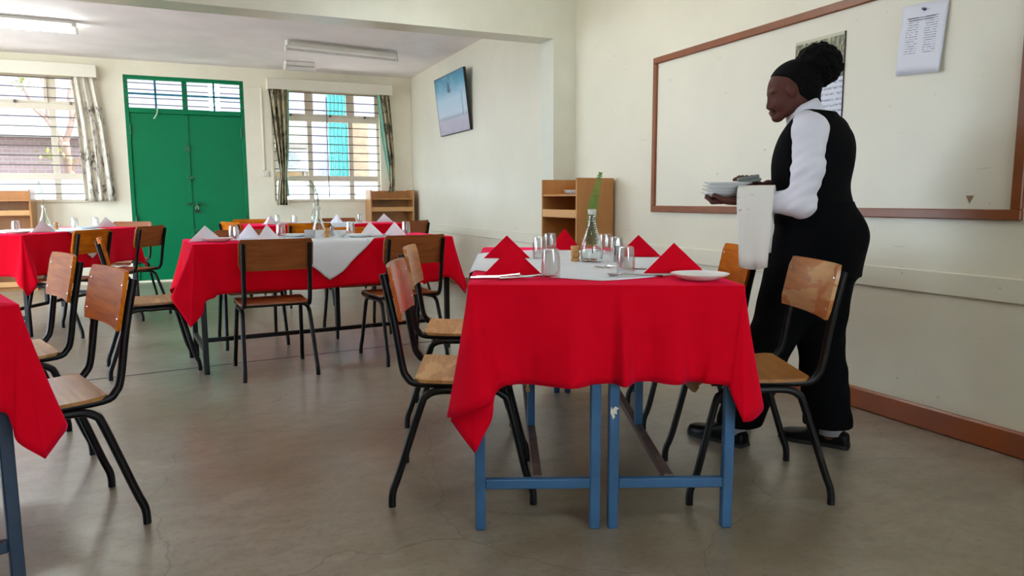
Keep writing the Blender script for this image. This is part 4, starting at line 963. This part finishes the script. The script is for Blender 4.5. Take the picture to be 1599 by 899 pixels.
for pts, r0 in (([(.0, 0, 2.05), (-.18, .02, 2.4), (-.36, .05, 2.6), (-.5, .1, 3.0)], .045), ([(.0, 0, 2.05), (.12, 0, 2.45), (.1, .05, 2.8), (.25, 0, 3.2)], .045), ([(.03, .0, 1.65), (.2, 0, 1.9), (.38, .03, 2.05), (.6, 0, 2.5)], .035), ([(-.18, .02, 2.4), (-.2, 0, 2.9), (-.32, 0, 3.3)], .025), ([(.12, 0, 2.45), (.3, 0, 2.7), (.42, 0, 3.1)], .025)):
    q = cr(pts, 5); MB().tube(q, [r0*(1-.7*i/(len(q)-1)) for i in range(len(q))], 8).obj('branch', bark, tr_, True)
lf = MB(); rnd = random.Random(4)
for c, n in (((-.16, -.1, 1.85), 40), ((-.42, 0, 3.0), 60), ((.3, 0, 3.2), 60), ((.5, 0, 2.6), 40), ((-.3, 0, 3.4), 60)):
    for k in range(n):
        a = Vector(c)+Vector([rnd.gauss(0, .11) for _ in range(3)]); u = Vector([rnd.gauss(0, 1) for _ in range(3)]).normalized()*.05; w = u.cross(Vector((0, .3, 1))).normalized()*.02
        lf.add([a-u, a+w, a+u, a-w], [(0, 1, 2, 3)])
tag(lf.obj('foliage', mat('yellow_green_leaf', 0x74792e, .7), tr_), kind='stuff')

# ------------------------------------------------------------------ the waitress
class Field:
    """signed distance grid with smooth unions, meshed by surface nets"""
    def __init__(s, lo, hi, h):
        s.lo = np.array(lo, np.float32); s.h = h; s.n = np.ceil((np.array(hi)-np.array(lo))/h).astype(int)+1
        s.d = np.full(s.n, .05, np.float32)
    def _sub(s, lo, hi, pad):
        a = np.clip(np.floor((np.array(lo)-pad-s.lo)/s.h).astype(int), 0, s.n-1); b = np.clip(np.ceil((np.array(hi)+pad-s.lo)/s.h).astype(int)+1, 1, s.n)
        ax = [s.lo[i]+s.h*np.arange(a[i], b[i], dtype=np.float32) for i in range(3)]
        return tuple(slice(a[i], b[i]) for i in range(3)), ax[0][:, None, None], ax[1][None, :, None], ax[2][None, None, :]
    def put(s, sl, v, k):
        d = s.d[sl]
        if k <= 0: s.d[sl] = np.minimum(d, v); return
        hh = np.clip(.5+.5*(v-d)/k, 0, 1); s.d[sl] = v*(1-hh)+d*hh-k*hh*(1-hh)
    def cone(s, a, b, r1, r2, k=.015):
        a = np.array(a, np.float32); b = np.array(b, np.float32); r = max(r1, r2)
        sl, X, Y, Z = s._sub(np.minimum(a, b)-r, np.maximum(a, b)+r, k+.03); ab = b-a; L = float(ab@ab)+1e-9
        t = np.clip(((X-a[0])*ab[0]+(Y-a[1])*ab[1]+(Z-a[2])*ab[2])/L, 0, 1)
        v = np.sqrt((X-a[0]-ab[0]*t)**2+(Y-a[1]-ab[1]*t)**2+(Z-a[2]-ab[2]*t)**2)-(r1+(r2-r1)*t); s.put(sl, v, k); return s
    def ell(s, c, r, rot=None, k=.015):
        c = np.array(c, np.float32); m = max(r); sl, X, Y, Z = s._sub(c-m, c+m, k+.03)
        p = [X-c[0], Y-c[1], Z-c[2]]
        if rot is not None: p = [rot[i][0]*p[0]+rot[i][1]*p[1]+rot[i][2]*p[2] for i in range(3)]
        k0 = np.sqrt(sum((p[i]/r[i])**2 for i in range(3))); k1 = np.sqrt(sum((p[i]/r[i]**2)**2 for i in range(3)))+1e-6
        s.put(sl, k0*(k0-1)/k1, k); return s
    def stack(s, rows, k=.02, e=2.0):
        """rows (z, cx, cy, rx, ry) rising"""
        q = np.array(rows, np.float32); z0, z1 = q[0, 0], q[-1, 0]
        mr = q[:, 3:].max(); sl, X, Y, Z = s._sub((q[:, 1].min()-mr, q[:, 2].min()-mr, z0), (q[:, 1].max()+mr, q[:, 2].max()+mr, z1), k+.03)
        zz = np.ravel(Z); zs = np.linspace(z0, z1, 60); I = []
        for i in range(1, 5):
            y = np.interp(zs, q[:, 0], q[:, i]); y = np.convolve(np.pad(y, 4, 'edge'), np.ones(9)/9, 'valid'); I.append(np.interp(zz, zs, y)[None, None, :].astype(np.float32))
        g = (np.abs((X-I[0])/I[2])**e+np.abs((Y-I[1])/I[3])**e)**(1/e); v = (g-1)*np.minimum(I[2], I[3]); v = np.maximum(v, np.maximum(z0-Z, Z-z1)); s.put(sl, v, k); return s
    def mesh(s, name, m):
        d = s.d; ins = d < 0; n = d.shape; c = [slice(0, -1), slice(1, None)]
        cnt = sum(ins[c[i], c[j], c[k]].astype(np.int8) for i in (0, 1) for j in (0, 1) for k in (0, 1)); act = np.argwhere((cnt > 0) & (cnt < 8))
        idx = np.full(tuple(x-1 for x in n), -1, np.int64); idx[tuple(act.T)] = np.arange(len(act))
        acc = np.zeros((len(act), 3), np.float32); num = np.zeros(len(act), np.float32)
        cor = [np.array((i, j, k)) for i in (0, 1) for j in (0, 1) for k in (0, 1)]
        for p in range(8):
            for q in range(p+1, 8):
                dd = cor[q]-cor[p]
                if np.abs(dd).sum() != 1: continue
                a = d[tuple((act+cor[p]).T)]; b = d[tuple((act+cor[q]).T)]; msk = (a < 0) != (b < 0)
                t = np.where(msk, a/(a-b+1e-12), 0); acc += np.where(msk[:, None], cor[p]+t[:, None]*dd, 0); num += msk
        V = s.lo+s.h*(act+acc/num[:, None]); Fc = []
        for ax in range(3):
            u, w = (ax+1) % 3, (ax+2) % 3; sa = [slice(None)]*3; sb = [slice(None)]*3; sa[ax] = slice(0, -1); sb[ax] = slice(1, None)
            A, B = ins[tuple(sa)], ins[tuple(sb)]; E_ = np.argwhere(A != B); E_ = E_[(E_[:, u] > 0) & (E_[:, w] > 0) & (E_[:, u] < n[u]-1) & (E_[:, w] < n[w]-1)]
            eu = np.zeros(3, int); eu[u] = 1; ew = np.zeros(3, int); ew[w] = 1
            qd = np.stack([idx[tuple((E_-eu-ew).T)], idx[tuple((E_-ew).T)], idx[tuple(E_.T)], idx[tuple((E_-eu).T)]], 1)
            fl_ = A[tuple(E_.T)]; qd[~fl_] = qd[~fl_][:, ::-1]; Fc.append(qd)
        Fc = np.concatenate(Fc); Fc = Fc[(Fc >= 0).all(1)]
        me = bpy.data.meshes.new(name); me.from_pydata(V.tolist(), [], Fc.tolist()); me.materials.append(m)
        me.polygons.foreach_set('use_smooth', [True]*len(me.polygons)); return me

HEAD_DEG = 110.5
person = thing('person', 'waitress in white shirt and black vest carrying a stack of plates', 'person', (2.17, 2.13, 0), R(HEAD_DEG))
hr_, hf_ = np.array((-.7013, -.7128)), np.array((.7132, -.7009))
def hd_(X, D, z, yaw=0.0, piv=(-.03, 0)):
    if yaw:
        c, s = math.cos(yaw), math.sin(yaw); x, dd = X-piv[0], D-piv[1]; X, D = piv[0]+c*x+s*dd, piv[1]-s*x+c*dd
    q = hr_*X+hf_*D; return (q[0], q[1], z)
YW = R(10)
def fc(X, D, z): return hd_(X, D, z, YW)
tl = R(22)
fx = np.array([*(hr_*math.cos(YW)-hf_*math.sin(YW)), 0.0]); fy = np.array([*(hf_*math.cos(YW)+hr_*math.sin(YW)), 0.0]); fz = np.array([0, 0, 1.0])
hx_ = fx*math.cos(tl)+fz*math.sin(tl); hz_ = fz*math.cos(tl)-fx*math.sin(tl)      # head axes: back, side, crown (head bowed)
HROT = np.stack([hx_, fy, hz_])
Fb = Field((-.30, -.36, .02), (.34, .36, 1.56), .004)
# head
Fb.ell(fc(-.028, 0, 1.433), (.096, .075, .083), HROT, .0)
Fb.ell(fc(-.068, 0, 1.378), (.046, .052, .067), HROT, .03)
Fb.cone(fc(-.026, .048, 1.362), fc(-.080, .012, 1.312), .019, .016, .02); Fb.cone(fc(-.026, -.048, 1.362), fc(-.080, -.012, 1.312), .019, .016, .02)
Fb.ell(fc(-.088, 0, 1.309), (.018, .020, .015), HROT, .016)
Fb.cone(fc(-.113, 0, 1.392), fc(-.1185, 0, 1.350), .007, .0105, .012)
for s in (-1, 1):
    Fb.ell(fc(-.110, s*.012, 1.345), (.010, .0085, .008), HROT, .006)
    Fb.ell(fc(-.110, s*.030, 1.402), (.012, .024, .008), HROT, .012); Fb.ell(fc(-.089, s*.036, 1.356), (.022, .022, .022), HROT, .02)
    Fb.ell(fc(-.1025, s*.030, 1.384), (.012, .015, .011), HROT, .004)
    Fb.ell(hd_(-.050, s*.072, 1.398, YW), (.014, .008, .026), HROT, .006); Fb.ell(hd_(-.046, s*.079, 1.402, YW), (.012, .005, .020), HROT, .003)
Fb.ell(fc(-.1085, 0, 1.3295), (.009, .021, .0065), HROT, .004); Fb.ell(fc(-.1045, 0, 1.3195), (.009, .018, .0065), HROT, .004)
Fb.cone(hd_(-.005, 0, 1.385), hd_(.030, 0, 1.285), .050, .058, .02)
# trunk and legs (mostly hidden in the clothes)
Fb.stack([(.74, -.06, -.05, .12, .15), (.87, -.065, -.05, .13, .16), (1.03, -.04, -.045, .115, .14), (1.18, -.035, -.045, .115, .15), (1.27, -.045, -.045, .075, .13), (1.31, -.035, -.035, .055, .07)], .03)
Fb.cone((-.09, -.115, .80), (-.085, -.10, .45), .085, .058, .03).cone((-.085, -.10, .45), (-.13, -.115, .05), .055, .036, .02)
Fb.cone((-.03, .02, .80), (.05, .065, .45), .085, .058, .03).cone((.05, .065, .45), (.16, .138, .05), .055, .036, .02)
# arms
EL, WRL = (-.095, .172, .975), (.085, .243, .996); ER, WRR = (.02, -.255, 1.0), (.145, -.055, 1.048)
Fb.cone((-.085, .115, 1.25), EL, .048, .038, .02).cone(EL, WRL, .038, .026, .015)
Fb.cone((-.05, -.205, 1.25), ER, .048, .038, .02).cone(ER, WRR, .038, .026, .015)
# left hand, palm up under the plates
Fb.ell((.135, .245, .988), (.050, .040, .0145), None, .012); Fb.ell((.10, .243, .992), (.034, .028, .018), None, .012)
for k, (dy, L) in enumerate(((-.030, .066), (-.010, .078), (.011, .074), (.031, .060))):
    a = (.172, .245+dy, .987); b = (.172+L*.55, .247+dy*1.1, .985); c = (.172+L, .245+dy*1.05, 1.003+.006*(k % 2))
    Fb.cone(a, b, .0092, .0085, .004).cone(b, c, .0085, .0070, .003)
Fb.cone((.112, .272, .990), (.150, .298, .996), .0115, .0098, .006).cone((.150, .298, .996), (.185, .302, 1.012), .0098, .0080, .003)
# right hand closing on the rim of the plates
Fb.ell((.176, -.004, 1.052), (.036, .046, .018), None, .012)
for k, (dx, L) in enumerate(((-.026, .066), (-.007, .078), (.012, .076), (.030, .062))):
    a = (.178+dx, .030, 1.060); b = (.181+dx, .030+L*.55, 1.083); c = (.183+dx, .040+L, 1.073)
    Fb.cone(a, b, .0092, .0085, .004).cone(b, c, .0085, .0070, .003)
Fb.cone((.148, .008, 1.046), (.132, .050, 1.034), .0115, .0095, .006).cone((.132, .050, 1.034), (.138, .085, 1.022), .0095, .0078, .003)
body = link('body', Fb.mesh('body', MT['skin']), person)
for s in (-1, 1):
    MB().tube([fc(-.1045, s*.018, 1.376), fc(-.1125, s*.030, 1.3755), fc(-.1035, s*.043, 1.377)], [.0012, .0018, .0012], 6).obj('eyelashes', MT['hair'], body)
    MB().tube([fc(-.117, s*.016, 1.410), fc(-.117, s*.032, 1.414), fc(-.106, s*.047, 1.408)], [.0018, .0022, .0012], 6).obj('eyebrow', MT['hair'], body)
# lips: thin darker shell between the two lip bulges
MB().tube([fc(-.1075, -.020, 1.3245), fc(-.1165, 0, 1.3245), fc(-.1075, .020, 1.3245)], [.0012, .0028, .0012], 6).obj('mouth', MT['lip'], body, True)

# hair: close cap and a big bun
Fh = Field((-.20, -.20, 1.34), (.20, .20, 1.62), .004)
Fh.ell(fc(-.024, 0, 1.437), (.101, .081, .088), HROT, 0)
Fh.cone(hd_(.008, 0, 1.42), hd_(.022, 0, 1.365), .060, .052, .02)
ax = [Fh.lo[i]+Fh.h*np.arange(Fh.n[i]) for i in range(3)]
GX, GY, GZ = np.meshgrid(*ax, indexing='ij'); XX = GX*hr_[0]+GY*hr_[1]; DD = GX*hf_[0]+GY*hf_[1]
zl = np.interp(XX.ravel(), [-.14, -.105, -.075, -.045, -.03, .0, .06, .1], [1.474, 1.460, 1.448, 1.420, 1.386, 1.358, 1.35, 1.345]).reshape(XX.shape)
Fh.d = np.maximum(Fh.d, ((zl-GZ)*.75)).astype(np.float32)
bc = hd_(.062, .0, 1.503); rr = np.sqrt((GX-bc[0])**2+(GY-bc[1])**2+((GZ-bc[2])/.95)**2)
lump = .006*np.sin(GX*95+1)*np.sin(GY*88+2)*np.sin(GZ*92)+.004*np.sin(GX*190)*np.sin(GY*210+1)*np.sin(GZ*180+2)+.0025*np.sin(GX*420+3)*np.sin(GY*380)*np.sin(GZ*400)
v = (rr-.086+lump).astype(np.float32); k = .012; hh = np.clip(.5+.5*(v-Fh.d)/k, 0, 1); Fh.d = (v*(1-hh)+Fh.d*hh-k*hh*(1-hh)).astype(np.float32)
link('hair', Fh.mesh('hair', MT['hair']), person)

# shirt: sleeves and collar
Fs = Field((-.22, -.36, .90), (.20, .32, 1.42), .0045)
SL, SR = (-.092, .118, 1.245), (-.055, -.20, 1.245)
Fs.cone(SL, (-.103, .148, 1.10), .060, .055, .0).cone((-.103, .148, 1.10), EL, .055, .048, .02).cone(EL, (.045, .226, .992), .048, .038, .02)
Fs.cone((-.055, .07, 1.275), SL, .05, .062, .02)
Fs.cone(SR, ER, .062, .052, .02).cone(ER, (.105, -.115, 1.036), .052, .038, .02)
ax = [Fs.lo[i]+Fs.h*np.arange(Fs.n[i]) for i in range(3)]; GX, GY, GZ = np.meshgrid(*ax, indexing='ij')
Fs.d += (.0035*np.sin(GZ*70+GX*45+GY*20)*np.sin(GX*38-GZ*22+1)+.002*np.sin(GZ*150+GX*90)).astype(np.float32)*np.clip((1.25-GZ)*6, .2, 1).astype(np.float32)
shirt = link('shirt', Fs.mesh('shirt', MT['shirt']), person)
P = []
for (rad, z, cx) in ((.079, 1.293, .027), (.074, 1.318, .020), (.066, 1.345, .010), (.063, 1.360, .006), (.060, 1.361, .006), (.058, 1.345, .010)):
    row = []
    for k in range(33):
        a = 2*math.pi*k/32; X = cx+rad*math.cos(a)*.92; D = rad*math.sin(a)
        row.append(hd_(X, D, z+.30*(X-cx)-.004*math.cos(3*a)))
    P.append(row)
MB().grid(P).obj('collar', MT['shirt'], shirt, True)

# vest
Fv = Field((-.30, -.32, .88), (.22, .24, 1.40), .005)
Fv.stack([(.90, -.056, -.050, .152, .178), (.97, -.044, -.046, .146, .170), (1.04, -.034, -.040, .138, .162), (1.14, -.038, -.044, .148, .176), (1.21, -.046, -.046, .138, .180), (1.265, -.050, -.046, .112, .166), (1.30, -.045, -.043, .085, .115), (1.325, -.040, -.040, .066, .078)], 0)
Fv.cone((-.055, .06, 1.262), (-.06, -.16, 1.262), .058, .062, .03)
vest = link('vest', Fv.mesh('vest', MT['vest']), person)
# trousers
Ft = Field((-.34, -.34, .07), (.30, .30, .99), .005)
Ft.stack([(.70, -.075, -.055, .150, .165), (.78, -.078, -.052, .158, .172), (.86, -.076, -.052, .164, .178), (.93, -.060, -.050, .152, .172), (.985, -.045, -.046, .143, .166)], 0)
Ft.ell((-.140, -.095, .85), (.095, .095, .10), None, .04).ell((-.125, .0, .85), (.092, .092, .10), None, .04)
Ft.cone((-.09, -.115, .76), (-.078, -.098, .45), .108, .088, .05).cone((-.078, -.098, .45), (-.122, -.108, .095), .088, .092, .02)
Ft.cone((-.02, .02, .76), (.045, .060, .45), .112, .088, .05).cone((.045, .060, .45), (.142, .130, .095), .088, .088, .02)
ax = [Ft.lo[i]+Ft.h*np.arange(Ft.n[i]) for i in range(3)]; GX, GY, GZ = np.meshgrid(*ax, indexing='ij')
Ft.d += (.003*np.sin(GZ*40+GX*60)*np.sin(GY*50+GZ*15)).astype(np.float32)*np.clip((.75-GZ)*4, 0, 1).astype(np.float32)
Ft.d = np.maximum(Ft.d, (.088-GZ).astype(np.float32))
link('trousers', Ft.mesh('trousers', MT['trouser']), person)
# shoes and socks
def shoe(heel, dirv, L=.272):
    f = Vector((*dirv, 0)).normalized(); n = Vector((-f.y, f.x, 0)); h0 = Vector((*heel, 0))
    prof = [(0, .018, .040), (.02, .030, .058), (.08, .035, .066), (.18, .036, .078), (.28, .036, .090), (.38, .037, .088), (.5, .042, .070), (.65, .048, .054), (.8, .046, .047), (.92, .036, .042), (.98, .020, .034), (1.0, .008, .026)]
    q = cr([Vector(p) for p in prof], 3); P = []
    for s_, w, h in q:
        row = []
        for k in range(17):
            a = math.pi*k/16; ca, sa = math.cos(a), math.sin(a)
            row.append(h0+f*(s_*L)+n*(w*math.copysign(abs(ca)**.6, ca))+Vector((0, 0, .014+(h-.014)*abs(sa)**.75)))
        P.append(row)
    mb = MB().grid(P); mb.f.append(tuple(range(17))); 
    o = mb.obj('shoe', MT['leather'], person, True)
    sb = MB(); top = []; N_ = len(q)
    outl = [h0+f*(s_*L-.002+.004*s_)+n*(w+.003) for s_, w, h in q]+[h0+f*(s_*L-.002+.004*s_)-n*(w+.003) for s_, w, h in q][::-1]
    vs = [p+Vector((0, 0, .002)) for p in outl]+[p+Vector((0, 0, .016)) for p in outl]; K = len(outl)
    sb.add(vs, [tuple(range(K))[::-1], tuple(range(K, 2*K))]+[(i, (i+1) % K, K+(i+1) % K, K+i) for i in range(K)]); sb.obj('sole', MT['sole'], o)
    hb = MB(); hb.bbox(0, -.034, 0, .07, .034, .004, .001, Matrix.Translation(h0) @ Matrix(((f.x, n.x, 0, 0), (f.y, n.y, 0, 0), (0, 0, 1, 0), (0, 0, 0, 1)))); hb.obj('heel', MT['sole'], o)
    lc = MB()
    for k in range(3): c = h0+f*(L*(.40+.06*k))+Vector((0, 0, .088-.010*k)); lc.tube([c-n*.02, c+Vector((0, 0, .004)), c+n*.02], .0022, 6)
    lc.obj('laces', MT['sole'], o)
shoe((.10, .144), (.278, -.022)); shoe((-.20, -.133), (.2316, .0426))
for c, t_ in (((.157, .136), 0), ((-.130, -.1145), 0)):
    MB().lathe([(.046, .05), (.047, .085), (.048, .14)], 20, c=(c[0], c[1], 0)).obj('sock', MT['sock'], person, True)

# things she carries (top-level)
PW = Matrix.Translation((2.17, 2.13, 0)) @ Matrix.Rotation(R(HEAD_DEG), 4, 'Z')
names = ('lowest', 'second', 'third', 'topmost')
for k in range(4):
    o = link('carried_plate', PM); o.location = PW @ Vector((.190-.002*k, .212-.003*k, 1.0035+.0135*k)); o.rotation_euler = (R(1.5), 0, 0); o.scale = (1.04, 1.04, 1)
    tag(o, names[k]+' white plate of the stack held by the waitress', 'plate', 'plates carried by the waitress')
o = MB().bbox(-.045, -.03, 0, .045, .03, .012, .004).bbox(-.04, -.026, .012, .038, .026, .026, .004).obj('folded_cloth', mat('grey_green_cloth', 0x6a726d, .7, var=.1)); o.matrix_world = PW @ Matrix.Translation((.118, .165, 1.058)) @ Matrix.Rotation(R(35), 4, 'Z') @ Matrix.Rotation(R(10), 4, 'Y')
tag(o, 'small grey folded cloth resting on the plates held by the waitress', 'cloth')
# towel over the left forearm
tm, tt, tb2 = new_mat('printed_tea_towel'); f1 = noise(tt, coords(tt, (30, 30, 60)), 1, 5, .7); f2 = noise(tt, coords(tt, (9, 9, 9)), 1, 2)
mk = N(tt, 'ShaderNodeMath', operation='MULTIPLY'); tt.links.new(ramp(tt, f1, [(.60, (0, 0, 0)), (.66, (.7, .7, .7))]), mk.inputs[0]); tt.links.new(ramp(tt, f2, [(.45, (0, 0, 0)), (.6, (1, 1, 1))]), mk.inputs[1])
tt.links.new(mixc(tt, mk.outputs[0], lin(0xe0ddd6), lin(0x8a9096)), tb2.inputs['Base Color']); tb2.inputs['Roughness'].default_value = .9
A_ = Vector((WRL[0]-EL[0], WRL[1]-EL[1], 0)).normalized(); Cx = Vector((-A_.y, A_.x, 0)); ctr = Vector((.028, .2195, .993))
path = []
for z in (-.245, -.20, -.15, -.10, -.05, -.02): path.append((.056+.010*(abs(z)/.25), z))
path = path+[(.050, .015), (.036, .040), (.0, .052), (-.036, .040), (-.050, .015)]+[(-.056, z) for z in (-.02, -.06, -.11, -.16, -.20)]
P = []
for i in range(15):
    u = i/14; row = []
    for j, (c_, z) in enumerate(path):
        fall = max(0, -z)/.25
        wv = .010*math.sin(u*9+j*.2)*fall; a_ = (-.005+.130*u)*(1-.26*fall)+.012*fall
        row.append(ctr+A_*(a_-.035)+Cx*(c_+wv)+Vector((0, 0, z-.012*fall*math.sin(u*3.1))))
    P.append(row)
tw = MB().grid(P).obj('tea_towel', tm, None, True); tw.matrix_world = PW; solid(tw, .005)
tag(tw, 'white printed tea towel draped over the forearm of the waitress', 'towel')
